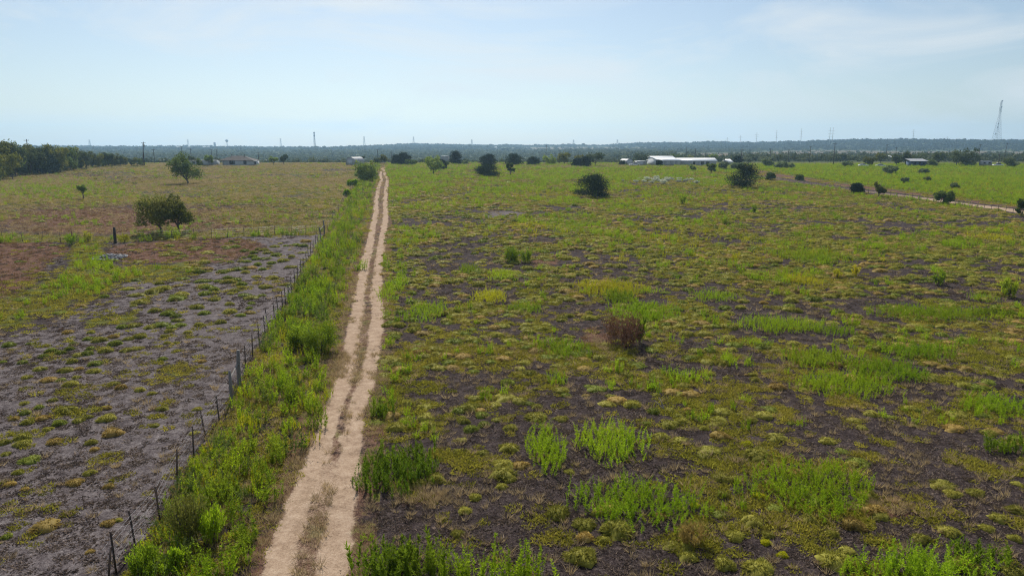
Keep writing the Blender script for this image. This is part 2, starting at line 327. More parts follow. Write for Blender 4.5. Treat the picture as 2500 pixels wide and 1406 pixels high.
# ------------------------------------------------------------------ layout masks (photograph places, used as a map of the ground)
def blob(u, v, cx, cy, rx, ry): return np.exp(-((u - cx) / rx) ** 2 - ((v - cy) / ry) ** 2)
def seg(u, v, x0, y0, x1, y1, wd):
    dx, dy = x1 - x0, y1 - y0; k = np.clip(((u - x0) * dx + (v - y0) * dy) / (dx * dx + dy * dy), 0, 1)
    return np.exp(-(((u - x0 - k * dx) ** 2 + (v - y0 - k * dy) ** 2) / wd ** 2))
def layout(x, y):
    z = terr(x, y); u, v, d = proj(x, y, z)
    L = {}
    fx = xf(v); left = u < fx; near_l = left & (v > vc(u)); far_l = left & ~near_l
    strip = (~left) & (u < xtl(v)); right = u > xtr(v)
    n8 = fbm(x, y, 9, 11); n3 = fbm(x, y, 3.2, 13); n25 = fbm(x, y, 26, 17); n1 = fbm(x, y, 1.3, 19, 2)
    field = (v > 402)
    red = np.zeros_like(x) ; grn = np.zeros_like(x); pal = np.zeros_like(x)
    r_near = blob(u, v, 20, 680, 110, 85) + blob(u, v, 420, 620, 190, 36) + .7 * blob(u, v, 560, 600, 90, 18) + .35 * blob(u, v, 150, 790, 250, 60) + .8 * blob(u, v, 60, 610, 150, 18)
    g_near = seg(u, v, 0, 770, 230, 680, 45) + seg(u, v, 230, 680, 210, 610, 40) + seg(u, v, 210, 680, 480, 655, 20) + .8 * seg(u, v, 215, 790, 330, 775, 14) + .9 * blob(u, v, 430, 905, 50, 22) + .6 * blob(u, v, 210, 1000, 60, 18) + .5 * blob(u, v, 255, 1110, 50, 20)
    red = np.where(near_l, np.clip(r_near - .6 * g_near, 0, 1), red)
    grn = np.where(near_l, np.clip(g_near, 0, 1) * .95, grn)
    pal = np.where(near_l, np.clip(.72 + .25 * (n8 - .5) - .5 * r_near - .6 * g_near, 0, 1), pal)
    r_far = .30 + blob(u, v, 250, 540, 330, 45) + .55 * blob(u, v, 640, 530, 160, 40) + .6 * blob(u, v, 60, 425, 300, 16) + .7 * blob(u, v, 350, 440, 50, 6) + .5 * (n25 - .5)
    red = np.where(far_l, np.clip(.62 * r_far, 0, 1), red)
    grn = np.where(far_l, np.clip(.68 - .46 * blob(u, v, 250, 545, 300, 40) + 1.0 * (n25 - .5) + .3 * blob(u, v, 150, 470, 180, 22) + .55 * (1 - sst(8, 26, vc(u) - v)), 0, 1), grn)
    grn = np.where(strip, .55 + .5 * (n3 - .5), grn)
    red = np.where(strip, np.clip(1 - (xtl(v) - u) / (np.maximum(v - 358, 1) * .10), 0, 1) * .7, red)
    gr = np.interp(v, [400, 450, 520, 620, 800, 1000, 1406], [.84, .74, .52, .42, .37, .37, .39]) + 1.15 * (n8 - .5)
    grn = np.where(right, np.clip(gr, 0, 1), grn)
    pal = np.where(right, np.clip(.10 + .5 * (n3 - .5) + .9 * blob(u, v, 1240, 525, 70, 9), 0, 1), pal)
    red = np.where(right, np.clip(.18 + .6 * (n25 - .5) + .6 * blob(u, v, 1030, 1215, 70, 28) + .8 * blob(u, v, 2170, 1240, 110, 35) + .7 * blob(u, v, 1330, 640, 40, 14) + .5 * seg(u, v, 1450, 830, 1480, 860, 30) + .7 * blob(u, v, 1400, 408, 300, 5), 0, 1), red)
    beyond = right & (u > 1850) & (v < vroad(u))
    gap = vroad(u) - v
    grn = np.where(beyond, np.where(gap < 13, .25, .85), grn); red = np.where(beyond, np.where(gap < 13, .6, .05), red)
    val = sst(405, 520, y) * np.ones_like(x)
    fld = np.zeros_like(x)
    fld = fld + blob(u, v, 1420, 363, 230, 4) + 1.1 * blob(u, v, 1900, 380, 400, 7) * (u > 1650) + 1.1 * blob(u, v, 2380, 376, 260, 7) + .8 * blob(u, v, 2010, 371, 130, 4)
    L.update(u=u, v=v, z=z, red=red, green=grn, pale=pal, valley=val, field=np.clip(fld, 0, 1) * (y > 430), left=left, near_l=near_l, far_l=far_l, strip=strip, right=right & ~beyond, beyond=beyond, gap=gap, n8=n8, n3=n3, n25=n25, n1=n1)
    return L

# ------------------------------------------------------------------ the ground sheet
def grow(lo, hi, d0, k):
    a = [lo]
    while a[-1] < hi: a.append(a[-1] + max(d0, k * abs(a[-1])))
    return np.array(a)
ys = np.concatenate([np.linspace(-200, 8, 16)[:-1], grow(8, 6700, .6, .0135)]); xp = grow(0, 6300, .6, .019)
xs = np.concatenate([-xp[:0:-1], xp]); XX, YY = np.meshgrid(xs, ys); gx, gy = XX.ravel(), YY.ravel()
Lg = layout(gx, gy); nx, ny = len(xs), len(ys)
ii = (np.arange(ny - 1)[:, None] * nx + np.arange(nx - 1)[None]).ravel()
ground = link(bpy.data.objects.new('ground', mesh_np('ground', np.stack([gx, gy, Lg['z']], 1), np.stack([ii, ii + 1, ii + nx + 1, ii + nx], 1), M['ground'],
    {'red': Lg['red'], 'green': Lg['green'] * np.where(Lg['right'], np.interp(Lg['v'], [420, 520, 700], [.75, .6, .42]), 1.0), 'pale': Lg['pale'], 'valley': Lg['valley'], 'field': Lg['field'], 'sand': np.zeros(len(gx))}, True)))
tag(ground, 'broad dry pasture running out to a wooded ridge', 'ground', kind='structure')

# ------------------------------------------------------------------ the two-rut track and the gravel road
def ribbon(name, cx, cy, half, ncol, sand_f, lift, extra=None):
    cx, cy = np.array(cx), np.array(cy); tx, ty = np.gradient(cx), np.gradient(cy); l = np.hypot(tx, ty); nxn, nyn = ty / l, -tx / l
    uu = np.linspace(-half, half, ncol); X = cx[:, None] + nxn[:, None] * uu; Y = cy[:, None] + nyn[:, None] * uu
    S = sand_f(X, Y, uu[None] + 0 * X, np.arange(len(cx))[:, None] + 0 * X)
    edge = sst(half * .75, half, np.abs(uu))[None]
    Z = terr(X, Y) + lift * (1 - edge) - .015 * edge - .035 * np.clip(S, 0, 1)
    n, k = X.shape; q = (np.arange(n - 1)[:, None] * k + np.arange(k - 1)[None]).ravel()
    Lr = layout(X.ravel(), Y.ravel()); z0 = np.zeros(n * k)
    at_ = {'red': np.maximum(Lr['red'], .58 + .5 * (fbm(X, Y, 1.8, 61).ravel() - .5)) if extra is None else np.full(n * k, extra), 'green': (.40 + .5 * (fbm(X, Y, 1.2, 63).ravel() - .5)) if extra is None else Lr['green'] * .4, 'pale': np.full(n * k, .35), 'valley': z0, 'field': z0, 'sand': S.ravel()}
    o = link(bpy.data.objects.new(name, mesh_np(name, np.stack([X.ravel(), Y.ravel(), Z.ravel()], 1), np.stack([q, q + 1, q + k + 1, q + k], 1), M['ground'], at_, True)))
    return o
TL = np.array([G(a, v) for v, a, b in TRK]); TR = np.array([G(b, v) for v, a, b in TRK]); TC = (TL + TR) / 2
o_ = np.argsort(TC[:, 1]); TL, TR, TC = TL[o_], TR[o_], TC[o_]
ty_ = np.concatenate([np.arange(2, 60, .22), np.arange(60, 160, .5), np.arange(160, 395, 1.2)])
e0 = (TC[1] - TC[0]) / (TC[1, 1] - TC[0, 1])
def tint_(A, yy): return np.where(yy < A[0, 1], A[0, 0] + (yy - A[0, 1]) * e0[0], np.interp(yy, A[:, 1], A[:, 0]))
kk = np.hanning(41); kk /= kk.sum()
tcx = tint_(TC, ty_) + .10 * np.sin(ty_ / 6.3) + .04 * np.sin(ty_ / 2.1 + 1); tcx = np.convolve(np.pad(tcx, 20, mode='reflect', reflect_type='odd'), kk, 'valid')
def track_sand(X, Y, U, S):
    gp = np.clip(np.interp(Y[:, :1], TC[:, 1], (TR[:, 0] - TL[:, 0]) / 2), .5, 1.1)
    wob = .28 * (fbm(X, Y, 2.4, 31) - .5) + .22 * (vn(X, Y, .6, 33) - .5)
    r1 = 1 - sst(.20, .80, np.abs(U + gp + wob)); r2 = 1 - sst(.20, .80, np.abs(U - gp + wob))
    mid = (1 - sst(.9, 1.25, np.abs(U + wob))) * np.clip(np.interp(Y, [18, 24, 30, 34, 40, 55], [.36, .60, .50, .45, .38, .31]) + .5 * (fbm(X, Y, 3, 35) - .5), 0, .9)
    out = .36 * (1 - sst(1.25, 2.1, np.abs(U + wob)))
    return np.clip(np.maximum(np.maximum(r1, r2), np.maximum(mid, out)), 0, 1)
track = ribbon('dirt_track', tcx, ty_, 2.3, 41, track_sand, .055)
tag(track, 'pale sandy two-rut dirt track running through the pasture', 'track', kind='structure')
RW = np.array(sorted(ROADW, key=lambda p: p[1]))
ry_ = np.arange(RW[0, 1], RW[-1, 1], .8); rx_ = np.interp(ry_, RW[:, 1], RW[:, 0])
rx_ = np.convolve(np.pad(rx_, 20, mode='reflect', reflect_type='odd'), kk, 'valid')
def road_sand(X, Y, U, S): return np.clip(np.interp(Y, [135, 152, 166, 200], [1.1, 1.0, .55, .36]) * (1.0 - sst(1.4, 2.6, np.abs(U + .8 * (fbm(X, Y, 5, 41) - .5)))), 0, 1)
road = ribbon('gravel_road', rx_, ry_, 5.5, 25, road_sand, .08, extra=.42)
tag(road, 'pale gravel road crossing behind the brown field', 'road', kind='structure')

# ------------------------------------------------------------------ plant shapes
def blades(base, tip, wd, rg):
    """thin triangles from base to tip"""
    base, tip = np.asarray(base, float), np.asarray(tip, float); n = len(base)
    d = tip - base; r = rg.normal(size=(n, 3)); s = np.cross(d, r); s /= np.linalg.norm(s, axis=1)[:, None] + 1e-9
    s *= (np.broadcast_to(wd, (n,)) / 2)[:, None]
    V = np.stack([base - s, base + s, tip], 1).reshape(-1, 3); return V, np.arange(3 * n).reshape(-1, 3)
def leaves(cen, size, rg, up=0.0, asp=.55):
    """small diamond leaves of any direction"""
    cen = np.asarray(cen, float); n = len(cen); a = rg.normal(size=(n, 3)); a /= np.linalg.norm(a, axis=1)[:, None]
    a[:, 2] = a[:, 2] * (1 - up) + up; b = np.cross(a, rg.normal(size=(n, 3))); b /= np.linalg.norm(b, axis=1)[:, None] + 1e-9
    s = np.broadcast_to(size, (n,))[:, None]; a = a * s; b = b * s * asp
    V = np.stack([cen - a * .5, cen + b * .5, cen + a * .5, cen - b * .5], 1).reshape(-1, 3)
    return V, np.arange(4 * n).reshape(-1, 4)
def stalk(rg, h, ll, n, lean=.12, steep=1.1, cone=.6):
    """one leafy stem: returns triangles"""
    top = np.array([rg.normal() * lean * h, rg.normal() * lean * h, h])
    t = rg.random(n) ** .8 * .9 + .1; p = top[None] * t[:, None] * np.array([1, 1, 1.0])
    p[:, :2] *= t[:, None]
    az = rg.random(n) * 2 * math.pi; el = steep + rg.normal(size=n) * .25
    ln = ll * (1 - cone * t) * (.7 + .6 * rg.random(n))
    d = np.stack([np.cos(az) * np.cos(el), np.sin(az) * np.cos(el), np.sin(el)], 1) * ln[:, None]
    V, F = blades(p, p + d, ln * .36, rg)
    sV, sF = blades([(0, 0, 0)], [top], [.02], rg)
    return np.concatenate([V, sV]), np.concatenate([F, sF + len(V)])
def vtint(rg, k, n): return np.repeat(rg.random(n), k)
def join(parts, rg, tint=True):
    Vs, Fs, n = [], [], 0
    for V, F in parts: Vs.append(V); Fs.append(F + n); n += len(V)
    return np.concatenate(Vs), np.concatenate(Fs)
def clump_weed(rg, n=9, r=.28, h=(.55, 1.0), ll=.2, nl=20, lean=.13, steep=1.1):
    ps = []
    for i in range(n):
        a = rg.random() * 6.283; q = r * math.sqrt(rg.random()); V, F = stalk(rg, rg.uniform(*h), ll, nl, lean, steep)
        ps.append((V + np.array([q * math.cos(a), q * math.sin(a), 0]), F))
    return join(ps, rg)
def mound_shape(rg, r=.42, hh=.30, n=230):
    az = rg.random(n) * 6.283; z = rg.random(n) ** .8; c = np.sqrt(1 - z * z * .98)
    lump = 1 + .16 * np.sin(az * 3 + rg.random() * 6) + .1 * np.sin(az * 5 + rg.random() * 6)
    dr = np.stack([np.cos(az) * c * lump * r, np.sin(az) * c * lump * r, z * hh], 1); dr *= (.9 + .16 * rg.random(n))[:, None]
    up = np.array([0, 0, .05])
    V, F = blades(dr * .72 + rg.normal(size=(n, 3)) * .02, dr * (.98 + .14 * rg.random(n))[:, None] + up * .6 * rg.random(n)[:, None] + rg.normal(size=(n, 3)) * .03, .04 + .03 * rg.random(n), rg)
    m, k = 14, 5; cv = []
    for i in range(k):
        f = i / (k - 1); 
        for j in range(m):
            a = j * 2 * math.pi / m; l = 1 + .16 * math.sin(a * 3) ; q = math.cos(f * math.pi / 2) * r * .88 * l + .01
            cv.append((q * math.cos(a), q * math.sin(a), math.sin(f * math.pi / 2) * hh * .88))
    cf = []
    for i in range(k - 1):
        for j in range(m):
            a, b, c_, d = i * m + j, i * m + (j + 1) % m, (i + 1) * m + (j + 1) % m, (i + 1) * m + j
            cf += [(a, b, c_), (a, c_, d)]
    cv = np.array(cv) * (1 + .09 * rg.normal(size=(len(cv), 1)))
    return np.concatenate([V, cv]), np.concatenate([F, np.array(cf) + len(V)]), np.concatenate([np.repeat(rg.random(n), 3), np.clip(.62 + .2 * rg.normal(size=len(cv)), 0, 1)])
def mat_shape(rg, r=.34, n=54, h=.14):
    q = r * np.sqrt(rg.random(n)); a = rg.random(n) * 6.283; b = np.stack([q * np.cos(a), q * np.sin(a), 0 * q], 1)
    d = np.stack([rg.normal(size=n) * .09, rg.normal(size=n) * .09, .02 + h * rg.random(n)], 1)
    return blades(b, b + d, .05 + .03 * rg.random(n), rg)
def grass_shape(rg, n=26, r=.10, h=.4, lean=.35, wd=.022):
    a = rg.random(n) * 6.283; q = r * np.sqrt(rg.random(n)); b = np.stack([q * np.cos(a), q * np.sin(a), 0 * q], 1)
    hh = h * (.5 + .6 * rg.random(n)); d = np.stack([np.cos(a) * hh * lean * rg.random(n) * 1.6, np.sin(a) * hh * lean * rg.random(n) * 1.6, hh], 1)
    return blades(b, b + d, wd, rg)
def proto(name, mat, V, F, tint=None, k=3):
    if tint is None: tint = np.repeat(np.random.default_rng(len(V)).random(len(V) // k + 1), k)[:len(V)]
    return bpy.data.objects.new(name, mesh_np(name, V, F, mat, {'tint': tint}))
def crownblob(rg, r, h, n, size, z0=.15, k=7, spread=.42):
    """a loose crown of leaf clumps for far scrub and trees"""
    c = rg.normal(size=(k, 3)); c /= np.linalg.norm(c, axis=1)[:, None]; c *= (rg.random(k) ** .4)[:, None] * .72
    p = c[rg.integers(0, k, n)] + rg.normal(size=(n, 3)) * spread * .55
    l = np.linalg.norm(p, axis=1); p /= np.maximum(l, 1)[:, None] ** .8
    p = p * np.array([r, r, h * (1 - z0) / 2]) + np.array([0, 0, h * (1 + z0) / 2])
    p[:, 2] = np.maximum(p[:, 2], .05 * h)
    return leaves(p, size * (.7 + .6 * rg.random(n)), rg, asp=.75)

# ------------------------------------------------------------------ scattered ground cover (one object for each kind of cover)
def scatter(name, label, cat, pts, rotz, scl, idx, sources):
    col = bpy.data.collections.new(name + '_shapes')
    for s in sources: col.objects.link(s)
    n = len(pts); me = bpy.data.meshes.new(name); me.vertices.add(n); me.vertices.foreach_set('co', np.asarray(pts, np.float32).ravel())
    a = me.attributes.new('rot', 'FLOAT_VECTOR', 'POINT'); rr = np.zeros((n, 3), np.float32); rr[:, 2] = rotz; a.data.foreach_set('vector', rr.ravel())
    a = me.attributes.new('scl', 'FLOAT_VECTOR', 'POINT'); a.data.foreach_set('vector', np.asarray(scl, np.float32).ravel())
    a = me.attributes.new('pick', 'INT', 'POINT'); a.data.foreach_set('value', np.asarray(idx, np.int32))
    me.update(); o = link(bpy.data.objects.new(name, me))
    me.materials.append(sources[0].data.materials[0])
    g = bpy.data.node_groups.new(name, 'GeometryNodeTree')
    g.interface.new_socket('Geometry', in_out='INPUT', socket_type='NodeSocketGeometry'); g.interface.new_socket('Geometry', in_out='OUTPUT', socket_type='NodeSocketGeometry')
    gi = g.nodes.new('NodeGroupInput'); go = g.nodes.new('NodeGroupOutput'); ip = g.nodes.new('GeometryNodeInstanceOnPoints')
    ci = g.nodes.new('GeometryNodeCollectionInfo'); ci.inputs['Collection'].default_value = col; ci.inputs['Separate Children'].default_value = True; ci.inputs['Reset Children'].default_value = True
    def na(nm, ty):
        q = g.nodes.new('GeometryNodeInputNamedAttribute'); q.data_type = ty; q.inputs['Name'].default_value = nm; return q.outputs['Attribute']
    e2 = g.nodes.new('FunctionNodeEulerToRotation'); g.links.new(na('rot', 'FLOAT_VECTOR'), e2.inputs[0])
    g.links.new(gi.outputs[0], ip.inputs['Points']); g.links.new(ci.outputs[0], ip.inputs['Instance']); ip.inputs['Pick Instance'].default_value = True
    g.links.new(na('pick', 'INT'), ip.inputs['Instance Index']); g.links.new(e2.outputs[0], ip.inputs['Rotation']); g.links.new(na('scl', 'FLOAT_VECTOR'), ip.inputs['Scale'])
    g.links.new(ip.outputs[0], go.inputs[0])
    m = o.modifiers.new('spread', 'NODES'); m.node_group = g
    return tag(o, label, cat, kind='stuff')
BANDS = [(16.5, 28), (28, 45), (45, 70), (70, 110), (110, 170), (170, 260), (260, 395)]
def candidates(rg, dens, bands=BANDS):
    out = []
    for (y0, y1), d in zip(bands, dens):
        if d <= 0: continue
        k = .80; A = k * (y1 ** 2 - y0 ** 2) + 8 * (y1 - y0); n = int(A * d)
        y = np.sqrt(rg.random(n) * (y1 ** 2 - y0 ** 2) + y0 ** 2); x = (rg.random(n) * 2 - 1) * (k * y + 4)
        out.append(np.stack([x, y], 1))
    return np.concatenate(out)
def bscale(y, s): return np.interp(y, [22, 36, 57, 90, 140, 215, 330], s)
def track_clear(L): return (L['u'] < xtl(L['v']) - .42 * (xtr(L['v']) - xtl(L['v']))) | (L['u'] > xtr(L['v']) + .42 * (xtr(L['v']) - xtl(L['v'])))
def off_road(x, y):
    d = np.full(len(x), 1e9)
    for a, b in zip(RW[:-1], RW[1:]):
        dx, dy = b[0] - a[0], b[1] - a[1]; k = np.clip(((x - a[0]) * dx + (y - a[1]) * dy) / (dx * dx + dy * dy), 0, 1)
        d = np.minimum(d, np.hypot(x - a[0] - k * dx, y - a[1] - k * dy))
    return d
def spread(name, label, cat, seed, dens, accept, sources, scales, zs=1.0, var=.35, bands=BANDS):
    rg = np.random.default_rng(seed); p = candidates(rg, dens, bands); L = layout(p[:, 0], p[:, 1]); L['x'], L['y'] = p[:, 0], p[:, 1]
    keep = rg.random(len(p)) < accept(L); keep &= (off_road(p[:, 0], p[:, 1]) > 2.6)
    q = p[keep]; n = len(q); s = bscale(q[:, 1], scales) * (1 - var + 2 * var * rg.random(n))
    sx = s * (.85 + .3 * rg.random(n)); sz = s * zs * (.8 + .4 * rg.random(n)) * np.interp(q[:, 1], [80, 330], [1, .75])
    print(name, n)
    return scatter(name, label, cat, np.stack([q[:, 0], q[:, 1], L['z'][keep] - .01], 1), rg.random(n) * 6.283, np.stack([sx, s, sz], 1), rg.integers(0, len(sources), n), sources)
rg = np.random.default_rng(3)
S_mat = [proto(f'mat_{i}', M['mat'], *mat_shape(rg)) for i in range(5)]
S_lit = [proto(f'litter_{i}', M['litter'], *mat_shape(rg, .26, 26, .07)) for i in range(4)]
S_red = [proto(f'red_{i}', M['redgrass'], *grass_shape(rg, 22, .16, .16, .6, .03)) for i in range(4)]
S_dry = [proto(f'dry_{i}', M['dry'], *grass_shape(rg, 30, .14, .34, .7, .022)) for i in range(4)]
S_mnd = []
for i in range(8):
    V, F, t_ = mound_shape(rg, rg.uniform(.36, .52), rg.uniform(.17, .28), n=260); S_mnd.append(proto(f'mound_{i}', M['mound' if i < 5 else ('mound_dark' if i < 7 else 'mound_tan')], V, F, t_))
S_weed = [proto(f'weed_{i}', M['weed'], *clump_weed(rg, 8, .32, (.4, .9), .17, 24, .2, .7)) for i in range(4)]
S_deep = [proto(f'deepweed_{i}', M['weed_deep'], *clump_weed(rg, 10, .38, (.5, .95), .17, 28, .28, .6)) for i in range(4)]
S_dk = [proto(f'darkweed_{i}', M['leaf_green'], *clump_weed(rg, 10, .4, (.5, 1.0), .17, 28, .3, .5)) for i in range(2)]
S_stem = [proto(f'drystem_{i}', M['dry'], *clump_weed(rg, 6, .35, (.4, .9), .10, 14, .3, .8)) for i in range(1)]
S_yel = [proto(f'yellowweed_{i}', M['weed_yellow'], *clump_weed(rg, 7, .3, (.4, .8), .16, 18)) for i in range(3)]

def acc_litter(L):
    a = np.where(L['near_l'], .5, 0) + np.where(L['right'], .75 - .45 * L['green'], 0) + np.where(L['strip'], .35, 0) + np.where(L['far_l'], .15, 0)
    return a * (track_clear(L) * .97 + .03)
spread('ground_litter', 'brown dead plant litter covering the bare soil', 'litter', 11, [14, 8, 2.2, .6, 0, 0, 0], acc_litter, S_lit, [.8, .9, 1.2, 1.6, 2, 2, 2], 1.0)
def acc_mat(L):
    g = np.where(L['right'], .03 + .97 * sst(.40, .58, L['green'] + .5 * (L['n3'] - .5) + .8 * (L['n1'] - .5)), 0)
    g = np.where(L['near_l'], .10 * sst(.5, .7, L['n3']) + .75 * L['green'], g); g = np.where(L['far_l'], .55 * sst(.35, .75, L['green']), g)
    g = np.where(L['strip'], .5, g); g = np.where(L['beyond'], np.where(L['gap'] > 13, .3, .2), g)
    return g * track_clear(L)
spread('low_mat_weeds', 'low yellow-green weeds spreading in mats over the soil', 'weeds', 12, [15, 11, 5.5, 2.5, 1.2, .55, .28], acc_mat, S_mat, [.8, .85, 1.0, 1.25, 1.7, 2.2, 3.0], 1.0)
def acc_mound(L):
    p = np.interp(L['v'], [404, 440, 480, 560, 640, 800, 1000, 1406], [.05, .25, .7, .95, .95, .7, .35, .28])
    g = np.where(L['right'], p * (.12 + .88 * sst(.46, .58, L['n8'] * .6 + .4 * L['n3'] + .10 * (L['v'] < 700))), 0)
    g = np.where(L['near_l'], .10 * blob(L['u'], L['v'], 500, 680, 200, 110) + .015, g)
    g = np.where(L['far_l'], .20 * sst(.45, .6, L['n8']), g)
    return g * track_clear(L)
spread('small_cushion_weeds', 'countless small cushion weeds dotting the open field', 'weeds', 13, [.8, 1.0, 1.3, 1.3, .8, .32, .10], acc_mound, S_mnd, [.62, .75, .92, 1.05, 1.25, 1.6, 2.0], .85, .55)
def acc_red(L): return np.where(L['near_l'] | L['far_l'], sst(.25, .6, L['red']) * .8, np.where(L['right'], .5 * sst(.35, .7, L['red']), np.where(L['strip'], .8 * sst(.15, .6, L['red']), 0))) * track_clear(L)
spread('reddish_dry_grass', 'short reddish brown grass on the grazed pasture', 'grass', 14, [5, 4, 3, 2.2, 1.3, .5, .2], acc_red, S_red, [.8, .9, 1.0, 1.2, 1.6, 2.2, 3.0])
def acc_dry(L):
    g = np.where(L['strip'], .95 * sst(.05, .4, L['red']) + .12, 0) + np.where(L['right'], .06 + .8 * blob(L['u'], L['v'], 1030, 1215, 80, 25) + .55 * (1 - sst(.03, .12, (L['u'] - xtr(L['v'])) / np.maximum(L['v'] - 358, 1))) + .4 * (L['v'] < 411) + .5 * sst(.5, .8, L['red']), 0) + np.where(L['far_l'], .22 + .4 * sst(.4, .65, L['n25']), 0) + np.where(L['near_l'], .02, 0)
    g = g * (track_clear(L) | (L['n3'] > .72))
    mid = ~track_clear(L) & (np.abs(L['u'] - (xtl(L['v']) + xtr(L['v'])) / 2) < .22 * (xtr(L['v']) - xtl(L['v'])))
    return np.where(mid, .6 * sst(.36, .6, L['n3']), g)
spread('dry_grass', 'straw coloured dry grass along the track and pasture', 'grass', 15, [34, 24, 12, 5, 2.2, 1.2, .5], acc_dry, S_dry, [.7, .75, .8, 1.0, 1.5, 2.0, 2.6])
def acc_weed(L):                                         # bright tall weeds
    p = np.interp(L['v'], [404, 430, 470, 540, 640, 760, 1406], [.75, .95, .9, .85, .7, .45, .3])
    thr = np.interp(L['v'], [404, 440, 480, 560, 700], [.40, .44, .53, .57, .60])
    g = np.where(L['right'], p * sst(thr, thr + .05, np.where(L['v'] < 470, L['n8'] * .6 + L['n25'] * .4, L['n8'] * .4 + L['n3'] * .6)), 0)
    g = np.where(L['beyond'], np.where(L['gap'] > 15, .95, .0), g)
    edge = (L['u'] - xtr(L['v'])) / np.maximum(L['v'] - 358, 1)
    g = np.where(L['right'] & (edge < .30), np.maximum(g, .35 * sst(.5, .62, L['n3'])), g)
    g = np.where(L['near_l'], .5 * sst(.55, .9, L['green']) * (L['n3'] > .5), g)
    g = np.where(L['far_l'], .16 * sst(.55, .68, L['n8']) + .6 * blob(L['u'], L['v'], 130, 465, 150, 16), g)
    return g * track_clear(L)
spread('tall_green_weeds', 'tall bright green weeds massed across the far field', 'weeds', 16, [2.5, 2.5, 2.2, 1.8, 1.2, .75, .35], acc_weed, S_weed, [.6, .65, .75, .8, .85, 1.0, 1.4])
def acc_yel(L):
    g = np.where(L['beyond'], np.where(L['gap'] > 15, .55, 0), 0) + np.where(L['right'], .35 * sst(.52, .6, L['n25']) * (L['v'] < 640), 0) + np.where(L['strip'], .10 + .5 * blob(L['u'], L['v'], 755, 985, 35, 40) * 2, 0)
    return g * track_clear(L)
spread('yellow_green_weeds', 'yellow-green flowering weeds among the taller growth', 'weeds', 17, [2, 1.4, 1, .8, .7, .5, .3], acc_yel, S_yel, [.7, .75, .8, .85, .9, 1.0, 1.4])
def acc_strip(L):
    wd = np.maximum(xtl(L['v']) - xf(L['v']), 1); f = (L['u'] - xf(L['v'])) / wd
    xfen = L['left'] & (np.abs(L['v'] - vc(L['u']) + 2) < 5)
    return np.where(xfen, .5 * sst(.4, .6, L['n3']), 0) + np.where(L['strip'], (1 - sst(.60, .88, f + .55 * (L['n3'] - .5))) * sst(.02, .10, f) * (.35 + .65 * sst(.42, .56, .6 * L['n3'] + .4 * L['n8'])), 0)
spread('fence_line_weeds', 'lush green weeds crowding along the pasture fences', 'weeds', 18, [5.5, 4.6, 3.2, 2.2, 1.3, .7, .35], acc_strip, S_deep[:3] + S_weed + S_dk[:1] + S_stem + S_yel[:1], [.78, .85, .9, .95, 1.05, 1.25, 1.6], 1.0, .5)

# far scrub and woods ------------------------------------------------
rg = np.random.default_rng(5)
S_scrub = [proto(f'scrub_{i}', M['scrub'], *crownblob(rg, 1.0, 1.0, 46, .5, 0.0), k=4) for i in range(5)]
S_wood = [proto(f'wood_{i}', M['woods'], *crownblob(rg, 1.0, 1.0, 50, .55, .05), k=4) for i in range(5)]
def far_points(rg, y0, y1, n, kx=.82):
    y = np.exp(rg.random(n) * (math.log(y1) - math.log(y0)) + math.log(y0)); x = (rg.random(n) * 2 - 1) * kx * y; return x, y
n = 46000; x, y = far_points(rg, 470, 2600, n); L = layout(x, y); nn = fbm(x, y, 70, 21)
right_far = sst(60, 200, x)
dens = (.45 + .55 * sst(.42, .58, nn)) * (1 - .92 * sst(.2, .5, L['field'])) * (1 - .55 * right_far * (y < 800))
k = rg.random(n) < dens; x, y, z = x[k], y[k], L['z'][k]; m = len(x); h = (1.6 + 3.4 * rg.random(m) ** 2) * np.interp(y, [470, 1500], [.8, 1.3]) * (1 + .35 * sst(60, 200, x) * (y < 1000))
print('valley scrub', m)
scatter('valley_scrub', 'hazy grey-green scrub filling the valley beyond the pasture', 'scrub', np.stack([x, y, z - .1], 1), rg.random(m) * 6.283, np.stack([h * .75, h * .75, h], 1), rg.integers(0, 5, m), S_scrub)
n = 30000; y = 1500 + 2100 * rg.random(n); x = (rg.random(n) * 2 - 1) * .84 * y
ycx = 3000 - 700 * sst(200, 1400, x); L = layout(x, y); nn = fbm(x, y, 150, 23)
dens = sst(ycx - 1150, ycx - 500, y + 300 * (nn - .5)) * (y < ycx + 200) * (1 - .95 * sst(.2, .5, L['field']))
k = rg.random(n) < dens; x, y, z = x[k], y[k], L['z'][k]; m = len(x); h = (3.5 + 5.5 * rg.random(m)) * (.7 + .6 * vn(x, y, 60, 29))
print('ridge woods', m)
scatter('ridge_woods', 'blue-green woods covering the long far ridge', 'woods', np.stack([x, y, z - .3], 1), rg.random(m) * 6.283, np.stack([h * 1.0, h * 1.0, h], 1), rg.integers(0, 5, m), S_wood)

